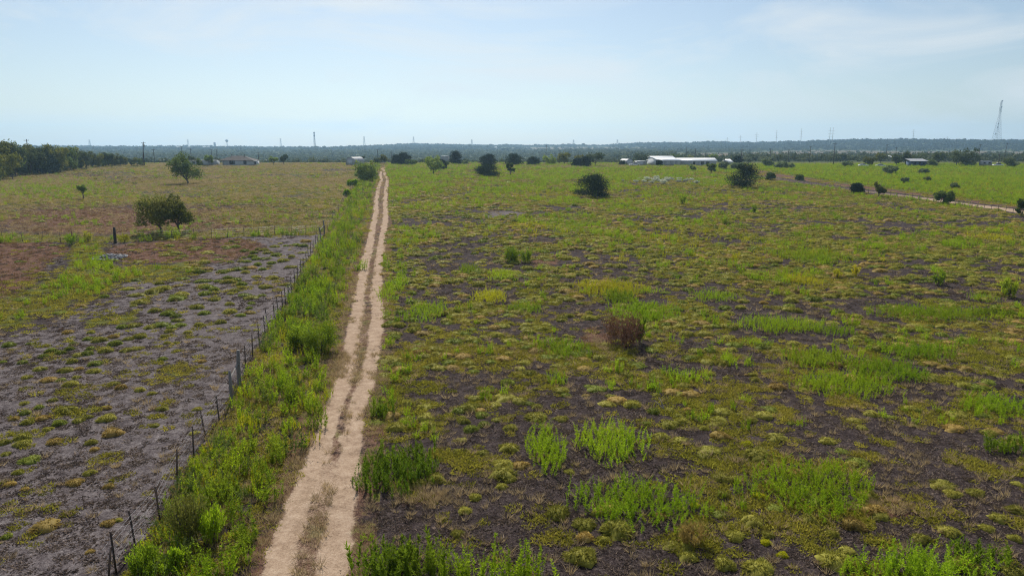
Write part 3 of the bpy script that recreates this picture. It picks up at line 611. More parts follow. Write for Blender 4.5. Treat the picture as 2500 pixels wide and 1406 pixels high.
# ------------------------------------------------------------------ single cushion weeds
rg = np.random.default_rng(21)
MV = {}
for key, mt in (('y', 'mound'), ('d', 'mound_dark'), ('o', 'mound_tan'), ('b', 'weed_yellow')):
    MV[key] = []
    for i in range(5):
        V, F, t_ = mound_shape(rg, .5, .34, 620); MV[key].append(mesh_np('cushion_weed', V, F, M[mt], {'tint': t_}))
LEFT5 = "60,775,80d 200,770,45d 155,895,60d 20,895,50d 295,855,70d 345,815,70d 470,805,65d 590,830,90d 600,735,70d 615,800,60d 675,740,90y 770,720,70o 720,810,90y 830,655,70d 780,765,90d 870,735,70y 860,810,80y 940,800,70y 910,640,90y 950,715,90y 1020,655,80y 1090,635,110d 1165,655,70d 1220,640,80d 1140,560,100d 1195,580,70d 1190,610,60d 1050,540,90y 1145,685,60y 1115,718,55y 1275,690,55y 1350,640,70y 1385,560,75d 1340,515,100y 1455,465,80y 1390,425,90d 1410,385,80d 1455,400,70d 1555,500,60y 1560,550,85y 1635,575,65d 1690,530,45d 1705,495,45d 1495,620,75y 1590,405,70y 1565,430,50y 1545,320,70d 1640,365,70d 1550,345,90y 1480,345,60d 1640,390,60y 1510,280,80d 1560,272,60y 1610,262,80d 1665,285,60y 1665,258,60y 1350,280,80d 1290,275,50y 1740,315,60y 1780,265,50d 1750,232,60d 1840,222,60d 1820,385,60y 1850,320,80y 1915,205,70y 1875,165,70d 1675,212,60d 1640,210,60y 1565,218,40d 1710,178,60d 1735,195,60d 1720,150,60d 1790,132,60y 1750,130,40y 1600,112,60d 1865,110,60y 1940,108,40d 2010,100,60d 2060,105,60d 1980,180,50y 1570,78,40d 1230,430,90y 1200,455,110d 1080,360,60y 960,480,110y 1040,410,110y 1110,390,100y 710,450,60d 490,885,80y 645,900,90d 640,950,90y 540,940,60o 445,945,90y 180,995,70y 330,1010,90o 415,1015,60d 480,1040,95y 520,995,60y 770,1038,75y 820,1062,80o 950,1080,65y 1105,870,65d 1135,765,50y 1195,765,40y 1370,890,50o 1030,1105,60y 360,1150,60y 165,1170,60y 445,1210,125y 265,1200,60d 655,1212,65y 730,1205,60o 1100,1205,80y 1340,1210,60y 170,1235,75d 100,1275,65o 190,1300,80y 290,1270,90o 400,1305,90d 535,1285,90y 600,1265,60y 725,1265,125y 325,1345,70y 765,1365,130o 460,690,70o 620,690,60y 500,770,60d 410,830,70d"
LEFT6 = "160,450,100y 155,495,110y 30,490,80y 40,570,60y 370,485,90o 620,490,80y 640,540,60o 610,695,85y 510,760,105o 740,790,70o 735,1035,95o 125,695,70y 70,775,70o 45,1130,70d 170,810,50o 610,1230,60o"
R7 = "1565,960,165y 1240,390,95y 1415,310,150y 1585,330,90y 1420,250,80y 960,250,130y 540,225,90y 465,380,140y 690,370,120y 920,345,90y 970,400,100d 1060,365,90d 1045,305,90d 1220,85,95d 1415,80,50y 1230,525,120y 1185,630,140y 1310,640,110o 1190,690,180y 1235,740,90y 730,735,120y 600,765,130y 1055,560,80y 1180,790,80y 1905,935,140y 1960,1060,220y 1740,1040,150y 1820,970,80y 1745,1130,110o 1720,1250,200y 1000,860,90y 2260,445,110y 2160,365,70d 2400,345,110y 2210,280,90d 2060,230,110y 2440,270,60o 2260,985,90o 880,1110,90y 2340,1190,90y 2400,1090,110y 1640,690,80y 930,950,90y 1870,1150,80y"
R8 = "640,340,100y 430,365,80y 440,440,120o 330,395,70y 620,505,90b 690,560,180y 950,700,130o 450,840,100y 700,850,90b 270,920,70b 440,720,130y 1440,840,130y 2015,835,110y 1910,790,80y 2170,830,110y 2440,940,120y 2325,1000,110y 2250,1070,100y 1990,1090,130y 1200,1110,90y 760,1115,90y 290,1060,150y 540,1120,120y 670,1030,120y 1040,1000,110y 1340,1040,160o 470,1310,150y 700,1330,200y 110,1190,110y 220,1260,120y 1220,1280,220y 2090,1310,200y 2430,1370,150y 2440,1140,90y 860,1250,80b 750,1170,70b 1800,1140,120y 1480,950,150o"
R5 = "905,755,110y 955,735,100y 1030,720,80y 1230,750,90y 1245,725,80y 1515,765,70y 1780,795,90y 1845,775,80y 1990,785,120y 1990,755,60y 2040,790,80y 1200,810,75y 1145,828,60y 1395,835,65y 1580,845,60y 1630,870,100y 940,800,70y 800,775,80y 540,845,110y 665,845,90y 660,880,110y 500,935,110d 770,860,70y 800,880,60y 1280,915,110y 715,1055,120o 860,1045,100y 1860,940,60y 1370,1280,105d 1590,1275,60y 1540,1210,100y 1410,500,70d 1565,525,90y 1730,525,80y 1810,425,70y 1830,335,100y 2010,320,110y 2220,275,80d 2110,275,70y 1690,245,110y 2230,390,120y 910,330,60y 1305,540,60d 1470,540,50d 1160,540,100y 640,605,80d"
R6 = "215,760,95d 330,755,80y 60,780,90y 240,800,80y 205,830,80y 745,780,90y 1095,815,110y 1190,825,90y 1150,655,110y 1155,630,80y 1215,635,60y 1520,640,90y 1040,670,80y 1355,655,70o 1450,680,80y 2060,585,80y 1900,560,80y 2245,655,110y 2150,640,110y 1540,545,120y 1650,540,80y 1370,550,100y 500,725,60o 1240,945,80o 210,565,60y 400,600,70y 1750,860,80y 1980,1155,70y 420,1260,70y 440,1295,70y 600,1345,120o 200,1175,100y 95,1250,90y 1430,335,50y 1580,335,80y"
GRP = {'l': 'cushion weeds on the grey pasture', 'r': 'cushion weeds on the brown field'}
ORD = 'first second third fourth fifth sixth seventh eighth ninth tenth eleventh twelfth thirteenth fourteenth fifteenth sixteenth seventeenth eighteenth nineteenth twentieth'.split()
def nth(i): return ORD[i] if i < 20 else ('twenty-' + ORD[i - 20] if i < 29 else ('thirtieth' if i == 29 else 'thirty-' + ORD[i - 30]))
BANDL = [(640, 'just below the cross fence'), (720, 'above the large fence bush'), (860, 'level with the large fence bush'), (990, 'level with the wooden brace posts'), (1150, 'below the wooden brace posts'), (1500, 'near the bottom edge')]
BANDR = [(620, 'beyond the paired green shrubs'), (700, 'level with the paired green shrubs'), (790, 'just behind the dead bush'), (900, 'level with the dead bush'), (1010, 'level with the bleached branch'), (1120, 'just below the bleached branch'), (1260, 'well below the bleached branch'), (1500, 'near the bottom edge')]
TONE = {'y': 'yellow-green', 'd': 'deep green', 'o': 'dry tan', 'b': 'bright yellow'}
ALLM = []
def single_mounds(txt, side, x0, y0, s):
    for it in txt.split():
        a, b, c_ = it.split(','); wpx = float(c_[:-1]) / s; tone = c_[-1]
        p = G(x0 + float(a) / s, y0 + float(b) / s + wpx * .18); d = wpx * mpp(p)
        o = link(bpy.data.objects.new('cushion_weed', MV[tone][rg.integers(0, 5)]))
        o.location = (p[0], p[1], p[2] - .02); o.rotation_euler.z = rg.random() * 6.28
        k = d / .92; flat = np.interp(d, [.4, 1.2, 2.2], [1.0, .8, .55]); o.scale = (k, k * rg.uniform(.85, 1.1), k * flat * rg.uniform(.8, 1.1))
        u_, v_ = x0 + float(a) / s, y0 + float(b) / s; band = next(t for m_, t in (BANDL if side == 'l' else BANDR) if v_ < m_)
        ALLM.append((side, tone, band, abs(u_ - float(xf(v_) if side == 'l' else xtr(v_))), o, wpx))
single_mounds(LEFT5, 'l', 0, 560, 2.778); single_mounds(LEFT6, 'l', 0, 900, 2.778); single_mounds(R7, 'r', 800, 900, 2.778)
single_mounds(R8, 'r', 1600, 900, 2.778); single_mounds(R5, 'r', 800, 520, 3.125); single_mounds(R6, 'r', 1700, 500, 3.056)

for key in sorted({m_[:3] for m_ in ALLM}):
    for i, m_ in enumerate(sorted((q for q in ALLM if q[:3] == key), key=lambda q: q[3])):
        tag(m_[4], f"{nth(i)} {TONE[key[1]]} cushion weed from the {'fence' if key[0] == 'l' else 'track'}, {key[2]}", 'cushion weed', GRP[key[0]])

# ------------------------------------------------------------------ weed patches: stands of upright stems
STK = [stalk(rg, 1.0, .16, 50, .24, .6, .65) for _ in range(8)]
STB = [stalk(rg, 1.0, .24, 40, .16, .9, .4) for _ in range(6)]
def stand(protos, pts, hs, rg):
    Vs, Fs, ts, n = [], [], [], 0
    for (x, y, z), h in zip(pts, hs):
        V, F = protos[rg.integers(0, len(protos))]; a = rg.random() * 6.283; c_, s_ = math.cos(a), math.sin(a); hw = h ** .5
        Vs.append(np.stack([(V[:, 0] * c_ - V[:, 1] * s_) * hw + x, (V[:, 0] * s_ + V[:, 1] * c_) * hw + y, V[:, 2] * h + z], 1)); Fs.append(F + n); n += len(V)
        ts.append(np.clip(rg.random() * .6 + np.repeat(rg.random(len(V) // 3 + 1), 3)[:len(V)] * .5, 0, 1))
    return np.concatenate(Vs), np.concatenate(Fs), np.concatenate(ts)
PATCH = [  # x0, x1, top, bottom of the stand in the photograph, stem height, kind, label
 (1090, 1330, 1300, 1445, 1.75, 'weed', 'thick bright green weed stand in the near brown field beside the track'),
 (870, 1090, 1290, 1445, 1.25, 'weed_deep', 'straggling yellow-green weed stand at the track edge below the dry grass'),
 (890, 1060, 1065, 1200, .9, 'weed_deep', 'dense deep green weed stand hugging the track just above the dry grass'),
 (895, 965, 965, 1025, .85, 'weed_deep', 'small green weed stand at the track edge, above the dense one'),
 (1415, 1565, 1015, 1130, .95, 'weed', 'upright green weed stand in the middle of the near brown field'),
 (1430, 1690, 1150, 1290, .9, 'weed', 'long slanting green weed stand with a yellow cushion at its end'),
 (1295, 1370, 1015, 1150, 1.0, 'weed', 'narrow green weed stand leaning beside round cushion weeds'),
 (1860, 2110, 1100, 1255, .9, 'weed', 'broad green weed stand with a tan cushion in its middle'),
 (2080, 2380, 1300, 1440, 1.15, 'weed', 'wide green weed stand at the bottom edge, among big cushions'),
 (2330, 2460, 1300, 1390, .75, 'weed_deep', 'low green weed stand beside the wide one at the bottom edge'),
 (2360, 2520, 945, 1025, .8, 'weed', 'green weed stand at the frame edge, level with the dead branch'),
 (2410, 2520, 1050, 1115, .85, 'weed_deep', 'deep green weed stand at the frame edge, below another'),
 (1950, 2175, 895, 970, .85, 'weed', 'big dense green weed stand with a ragged front edge'),
 (1915, 2070, 840, 900, .8, 'weed_deep', 'green weed stand just behind the biggest dense stand'),
 (2080, 2240, 860, 935, .85, 'weed', 'lighter green weed stand joined to the biggest dense stand'),
 (2170, 2310, 825, 880, .85, 'weed', 'rounded lime green weed stand beyond the biggest dense stand'),
 (1815, 1985, 760, 815, .85, 'weed', 'leafy green weed stand left of the long low row'),
 (1990, 2085, 785, 825, .7, 'weed', 'thin green weed stand trailing from the leafy one'),
 (1815, 1880, 818, 852, .6, 'weed', 'small round green weed stand below the leafy one'),
 (2150, 2390, 735, 785, .85, 'weed', 'long low row of green weeds across the far brown field'),
 (2380, 2470, 742, 778, .7, 'weed_deep', 'dark green weed stand ending the long low row'),
 (1315, 1425, 815, 875, .75, 'weed', 'lime green weed stand in front of the dead brown bush'),
 (1410, 1560, 675, 725, .85, 'weed_yellow', 'sunlit yellow-green weed stand behind the dead brown bush'),
 (1545, 1615, 695, 720, .6, 'weed', 'low green weed stand beside the sunlit one'),
 (1500, 1660, 730, 785, .8, 'weed', 'green weed stand right behind the dead brown bush'),
 (1235, 1320, 730, 768, .75, 'weed', 'small lime weed stand left of the dead brown bush'),
 (1160, 1232, 698, 742, .9, 'weed_yellow', 'round yellow-green weed stand nearer the track than the lime one'),
 (1190, 1260, 652, 688, .7, 'weed', 'bright green weed stand below the pair of green shrubs'),
 (1290, 1330, 600, 620, .7, 'weed', 'bright green weed stand beside the pair of green shrubs'),
 (1000, 1085, 728, 785, .75, 'weed', 'green weed stand a few steps right of the track'),
 (940, 985, 665, 735, .8, 'weed', 'green weed stand against the track, higher up'),
 (1640, 1725, 890, 940, .8, 'weed', 'green weed stand alone on dark soil'),
 (1335, 1380, 895, 945, .8, 'weed', 'slender vivid green weed stand below the lime stand'),
 (1762, 1792, 845, 898, .9, 'weed', 'single slim column of green weeds on dark soil'),
 (1814, 1838, 862, 898, .8, 'weed', 'short slim column of green weeds beside the taller one'),
 (1345, 1445, 535, 572, .7, 'weed', 'green weed stand on the far field beyond the shrubs'),
 (1255, 1345, 540, 562, .6, 'weed_yellow', 'yellow-green weed stand on the far field beyond the shrubs'),
 (1865, 1965, 580, 602, .6, 'weed', 'low green weed stand far out in the brown field'),
 (1900, 2055, 604, 642, .8, 'weed_deep', 'wide green weed stand far out in the brown field'),
 (1700, 1795, 700, 738, .7, 'weed', 'green weed stand midway across the brown field'),
 (1920, 1995, 662, 700, .8, 'weed_yellow', 'yellow topped weed stand in the far brown field'),
 (2105, 2185, 590, 608, .6, 'weed', 'thin green weed stand near the gravel road side'),
 (2385, 2465, 565, 592, .7, 'weed_yellow', 'yellowish weed stand near the gravel road bend'),
 (2370, 2425, 708, 740, .7, 'weed', 'spiky green weed stand at the far right of the brown field'),
 (2240, 2300, 560, 578, .6, 'weed_deep', 'small dark green weed stand nearer the gravel road'),
 (1120, 1165, 640, 672, .7, 'weed_deep', 'small deep green weed stand between track and shrubs'),
 (2320, 2395, 815, 848, .6, 'weed', 'low green weed stand right of the lime one'),
 (1480, 1545, 700, 745, 1.0, 'weed_deep', 'bushy dark weed stand between sunlit weeds and dead bush'),
]
for x0, x1, v0, v1, h, kind, lab in PATCH:
    cen = G((x0 + x1) / 2, v1 - 2); hp = h / mpp(cen) * .8; vt = min(v0 + hp, v1 - 3)
    a = G((x0 + x1) / 2, vt); rx = 1.2 * (x1 - x0) / 2 * mpp(cen); ry = 1.3 * max((a[1] - cen[1]) / 2, .35); cy_ = (a[1] + cen[1]) / 2; cx_ = (a[0] + cen[0]) / 2
    area = math.pi * rx * ry; n = int(np.clip(area * np.interp(cy_, [20, 60, 110], [32, 21, 10]), 20, 900))
    pts = []
    while len(pts) < n:
        q = (rg.random(2) * 2 - 1) * 1.25
        rad = np.hypot(*q) * (1 + .5 * (float(fbm(cx_ + q[0] * rx, cy_ + q[1] * ry, 1.6, 51)) - .5))
        if rng.random() < 1.25 - rad ** 1.5: pts.append((q[0] * rx, q[1] * ry, float(terr(cx_ + q[0] * rx, cy_ + q[1] * ry)) - cen[2]))
    hs = h * .85 * (.25 + .8 * rg.random(n)); V, F, t_ = stand(STK if kind != 'weed_deep' else STK + STB, pts, hs, rg)
    o = link(bpy.data.objects.new('weed_stand', mesh_np('weed_stand', V, F, M[kind], {'tint': t_}))); o.location = (cx_, cy_, cen[2])
    tag(o, lab, 'weeds', 'stands of tall weeds')

# ------------------------------------------------------------------ shrubs and trees
def shrub_mesh(rg, r, h, n, ll, mat, steep=1.0, stems=14, lean=.35):
    ps = []
    for i in range(stems):
        a = rg.random() * 6.283; q = .55 * r * math.sqrt(rg.random()); L_ = h * rg.uniform(.5, 1.05); out = max(q, r * rg.uniform(.2, .95))
        top = np.array([math.cos(a) * out, math.sin(a) * out, L_ * math.sqrt(max(.3, 1 - .35 * (out / r) ** 2))])
        b = np.array([math.cos(a) * q, math.sin(a) * q, 0]); m = n // stems; t = rg.random(m) ** .6 * .85 + .15
        bend = np.stack([t, t, t ** .85], 1); p = b + (top - b) * bend + rg.normal(size=(m, 3)) * (.04 + .10 * t)[:, None] * r
        az = rg.random(m) * 6.283; el = steep + .35 * rg.normal(size=m); d = np.stack([np.cos(az) * np.cos(el), np.sin(az) * np.cos(el), np.sin(el)], 1) * (ll * (.6 + .7 * rg.random(m)))[:, None]
        ps.append(blades(p, p + d, ll * .3, rg)); ps.append(blades([b], [top], [.03], rg))
    V, F = join(ps, rg); return mesh_np('shrub', V, F, M[mat], {'tint': np.repeat(rg.random(len(V) // 3), 3)})
def branch_mesh(rg, r, h, k=6):
    mb = MB()
    for i in range(k):
        a = rg.random() * 6.283; q = r * rg.uniform(.3, .7); mb.tube([(0, 0, -.05), (math.cos(a) * q * .4, math.sin(a) * q * .4, h * .35), (math.cos(a) * q, math.sin(a) * q, h * rg.uniform(.6, .8))], [.035 * h / 1.5, .022 * h / 1.5, .008], 5)
    return mb.mesh('stem', M['bark'])
def shrub(px, py, wpx, hpx, mat, label, name='shrub', n=900, steep=1.0, stems=16, ll=None, group=None, parts=True):
    p = G(px, py); k = mpp(p); r, h = wpx * k / 2, hpx * k; rg_ = np.random.default_rng(int(px * 7 + py))
    e = empty(name, (p[0], p[1], p[2] - .03), 0, label, 'shrub', group)
    child('foliage', shrub_mesh(rg_, r, h, n, ll or max(.16 * h, 1.2 * k), mat, steep, stems), e); child('stem', branch_mesh(rg_, r, h), e)
    return e
def lobes_crown(rg, lobes, n, size, k=9, tight=.25):
    ps = []; wts = np.array([l[3] * l[4] for l in lobes]); wts = wts / wts.sum()
    for (cx, cy, cz, rx, rz), w_ in zip(lobes, wts):
        kk_ = max(5, int(k * (.5 + w_ * len(lobes) * .5))); c = rg.normal(size=(kk_, 3)); c /= np.linalg.norm(c, axis=1)[:, None]; c *= (rg.random(kk_) ** .35)[:, None] * .82
        m = int(n * w_); p = c[rg.integers(0, kk_, m)] + rg.normal(size=(m, 3)) * tight
        l = np.linalg.norm(p, axis=1); p /= np.where(l > 1.08, l / 1.08, 1)[:, None]
        ps.append(p * np.array([rx, rx, rz]) + np.array([cx, cy, cz]))
    return leaves(np.concatenate(ps), size * (.6 + .8 * rg.random(sum(len(q) for q in ps))), rg, asp=.6)
def broadleaf(seed, h, cr, th, nl, n, size, mat, fork=4, tr=.018, squash=.8, lean=0.0):
    """a tree of height h, crown radius cr, clear trunk th"""
    rg = np.random.default_rng(seed); lobes = []; tips = []
    for i in range(nl):
        a = i * 2.4 + rg.random(); q = cr * (.15 if i == 0 else rg.uniform(.35, .74)); rl = cr * rg.uniform(.26, .52); rz = rl * squash * rg.uniform(.8, 1.2)
        zc = th + (h - th) * (.62 if i == 0 else rg.uniform(.18, .78)); zc = min(zc, h - rz * .9)
        lobes.append((q * math.cos(a) + lean * h * .5, q * math.sin(a), zc, rl, rz)); tips.append((q * math.cos(a) + lean * h * .5, q * math.sin(a), zc))
    V, F = lobes_crown(rg, lobes, n, size)
    V[:, 2] = np.maximum(V[:, 2], th * .55)
    crown = mesh_np('crown', V, F, M[mat], {'tint': np.repeat(rg.random(len(V) // 4), 4)})
    mb = MB(); r0 = tr * h; top = np.array([lean * h * .25, 0, th])
    mb.tube([(0, 0, -.15), (lean * h * .05, .02 * h, th * .5), top], [r0 * 1.25, r0, r0 * .8], 8)
    for tp in tips[:fork + 2]:
        tp = np.array(tp); mid = top * .5 + tp * .5 + np.array([0, 0, -.04 * h]); mb.tube([top - np.array([0, 0, .1]), mid, tp], [r0 * .62, r0 * .4, r0 * .12], 6)
    return mb.mesh('trunk', M['bark'], True), crown
def cedar_meshes(seed, h, r, n, size, conic=.5, mat='cedar'):
    """a juniper: dense, furry with upturned sprays, skirts to the ground"""
    rg = np.random.default_rng(seed); k = 46; c = []
    for i in range(k):
        t = (i + rg.random()) / k; prof = (1 - conic * t) * math.sin(min(1, (t + .16) / .42) * math.pi / 2) * (1 if t < .6 else math.sqrt(max(.04, 1 - ((t - .6) / .42) ** 2)))
        a = rg.random() * 6.283; q = r * prof * rg.uniform(.45, 1.0) * (1 + .08 * math.sin(2 * a + seed)); c.append((q * math.cos(a), q * math.sin(a), h * (.05 + .86 * t), t))
    c = np.array(c); j = rg.integers(0, k, n); cr_ = r * .20
    p = c[j, :3] + rg.normal(size=(n, 3)) * np.array([cr_, cr_, h * .055])
    p = np.concatenate([p, np.stack([rg.normal(size=n // 4) * r * .26, rg.normal(size=n // 4) * r * .26, h * (.06 + .74 * rg.random(n // 4))], 1)])
    p[:, 2] = np.maximum(p[:, 2], .03 * h); rad = np.stack([p[:, 0] / r, p[:, 1] / r, np.full(len(p), .9)], 1) + rg.normal(size=p.shape) * .35
    rad /= np.linalg.norm(rad, axis=1)[:, None]
    V, F = blades(p, p + rad * (size * (.7 + .8 * rg.random(len(p))))[:, None], size * .55, rg)
    mb = MB().tube([(0, 0, -.1), (0, 0, h * .4), (0, 0, h * .8)], [.03 * h, .02 * h, .006 * h], 6)
    for i in range(0, k, 4): mb.tube([(0, 0, max(.1, c[i, 2] - .1 * h)), c[i, :3]], [.012 * h, .004 * h], 4)
    return mb.mesh('trunk', M['bark'], True), mesh_np('crown', V, F, M[mat], {'tint': np.repeat(rg.random(len(V) // 3), 3)})
def plant(name, pos, meshes, label, cat, group=None, s=1.0, rz=0.0, sz=None):
    e = empty(name, (pos[0], pos[1], pos[2] - .02), rz, label, cat, group); e.scale = (s, s, s if sz is None else sz)
    child('trunk', meshes[0], e); child('crown', meshes[1], e); return e

# near single shrubs
shrub(1250, 640, 46, 38, 'weed_deep', 'taller of the two green shrubs standing together on dark soil', n=2600, steep=1.1, stems=40, ll=.16, group=None)
shrub(1283, 640, 32, 32, 'weed_deep', 'smaller green shrub right of its taller twin on dark soil', n=1600, steep=1.1, stems=30, ll=.16)
shrub(1518, 842, 118, 76, 'dead_brush', 'dead reddish brown bush with dark base in the brown field', name='dead_bush', n=2800, steep=1.1, stems=60, ll=.18)
shrub(1562, 836, 26, 62, 'weed_deep', 'green stems growing at the flank of the dead brown bush', n=500, steep=1.2, stems=8)
shrub(785, 858, 104, 80, 'weed_deep', 'large leafy green bush between the fence and the track', name='bush', n=5200, steep=.6, stems=50, ll=.13)
shrub(736, 850, 70, 58, 'weed_deep', 'leafy green bush against the fence beside the larger bush', name='bush', n=2600, steep=.6, stems=26, ll=.2)
shrub(462, 1325, 104, 140, 'leaf_olive', 'spreading olive bush leaning over the fence near the bottom', name='bush', n=2600, steep=1.0, stems=30, ll=.13)
shrub(352, 1402, 84, 76, 'weed_deep', 'dark green bush growing through the fence at the bottom edge', name='bush', n=2200, steep=1.1, stems=30, ll=.12)
shrub(520, 1320, 70, 90, 'weed', 'bright green bushy weed beside the leaning olive bush', n=1600, steep=1.1, stems=26, ll=.13)
shrub(430, 1400, 40, 70, 'weed', 'narrow bright green weed bush at the bottom edge by the fence', n=800, steep=1.2)
shrub(1690, 1330, 75, 60, 'mound_tan', 'dry straw coloured bush tuft among cushion weeds', n=900, steep=1.1)
shrub(2090, 675, 26, 30, 'flower', 'yellow flowering weed in the far brown field', name='flowering_weed', n=420, steep=1.1, stems=10)
shrub(2043, 680, 24, 26, 'weed_yellow', 'yellow-green flowering weed left of the brighter yellow one', name='flowering_weed', n=420, steep=1.1, stems=10)
shrub(2292, 695, 36, 34, 'weed_deep', 'lone dark green shrub toward the road side of the brown field', n=800, steep=1.0)
shrub(2462, 725, 46, 46, 'weed_deep', 'dark twiggy shrub at the far side of the brown field', n=800, steep=.9)
shrub(1665, 500, 26, 26, 'weed_deep', 'small dark shrub beyond the near cedars', n=500, steep=1.0)
shrub(1452, 483, 14, 20, 'weed', 'pale green weed in front of the squat cedar', n=260, steep=1.2, stems=8)
shrub(1840, 523, 14, 24, 'weed_deep', 'narrow dark weed in the yellow-green stretch', n=260, steep=1.2, stems=8)
shrub(1770, 548, 36, 22, 'weed_deep', 'low dark green shrub out in the brown field', n=600, steep=1.0)
shrub(665, 1010, 8, 8, 'weed', 'tiny green weed inside the fence strip', n=60, stems=4) if False else None
shrub(175, 597, 34, 26, 'weed', 'green shrub under the cross fence left of the thick post', n=700, steep=.9)
shrub(215, 590, 26, 26, 'weed_yellow', 'yellow-green shrub beside the thick fence post', n=500, steep=.9)
shrub(305, 592, 30, 24, 'weed_yellow', 'yellow-green shrub right of the thick fence post', n=500, steep=.9)
shrub(420, 583, 56, 26, 'weed', 'green undergrowth at the foot of the paired trees', n=800, steep=.9)
shrub(226, 612, 40, 14, 'weed_deep', 'dark green low shrub behind the rubble heap', n=500, steep=.9)
shrub(285, 452, 22, 10, 'leaf_dark', 'low dark shrub in the far pasture', n=260, steep=.9)
shrub(330, 452, 18, 9, 'leaf_dark', 'second low dark shrub in the far pasture', n=260, steep=.9)
# dead branch on the soil
p = G(1622, 1002); e = MB()
for a, l, up in ((2.3, .6, .35), (1.9, .5, .5), (5.6, .5, .06), (5.9, .35, .1)):
    e.tube([(0, 0, .03), (math.cos(a) * l * .5, math.sin(a) * l * .5, up * .6), (math.cos(a) * l, math.sin(a) * l, up)], [.03, .02, .008], 5)
o = e.build('dead_branch', M['wood_post']); o.location = p; tag(o, 'bleached dead branch lying on dark soil in the near field', 'branch')

# trees of the left pasture
k = mpp(G(395, 572)); hh = 100 * k
plant('pasture_tree', G(395, 572), broadleaf(101, 101 * k, 56 * k, 22 * k, 20, 5600, .28, 'leaf_olive', tr=.026, squash=.72, lean=-.16), 'wider olive tree of the pair at the cross fence', 'tree')
plant('pasture_tree', G(436, 571), broadleaf(102, 99 * k, 38 * k, 22 * k, 15, 4000, .28, 'leaf_olive', tr=.024, squash=.95), 'narrower olive tree of the pair at the cross fence', 'tree')
p = G(459, 450); k = mpp(p); plant('pasture_tree', p, broadleaf(103, 76 * k, 43 * k, 12 * k, 16, 4800, .45, 'leaf_green', tr=.028, squash=.9, lean=-.14), 'dark spreading tree standing alone in the far pasture', 'tree')
p = G(204, 487); k = mpp(p); plant('pasture_tree', p, broadleaf(104, 41 * k, 15 * k, 14 * k, 6, 1100, .32, 'leaf_light', tr=.03), 'small light green tree in the left pasture', 'tree')
p = G(896, 444); k = mpp(p); plant('fence_tree', p, broadleaf(105, 55 * k, 31 * k, 3 * k, 18, 5200, .45, 'leaf_light', tr=.03, squash=1.0), 'bushy green tree growing beside the far end of the track', 'tree')
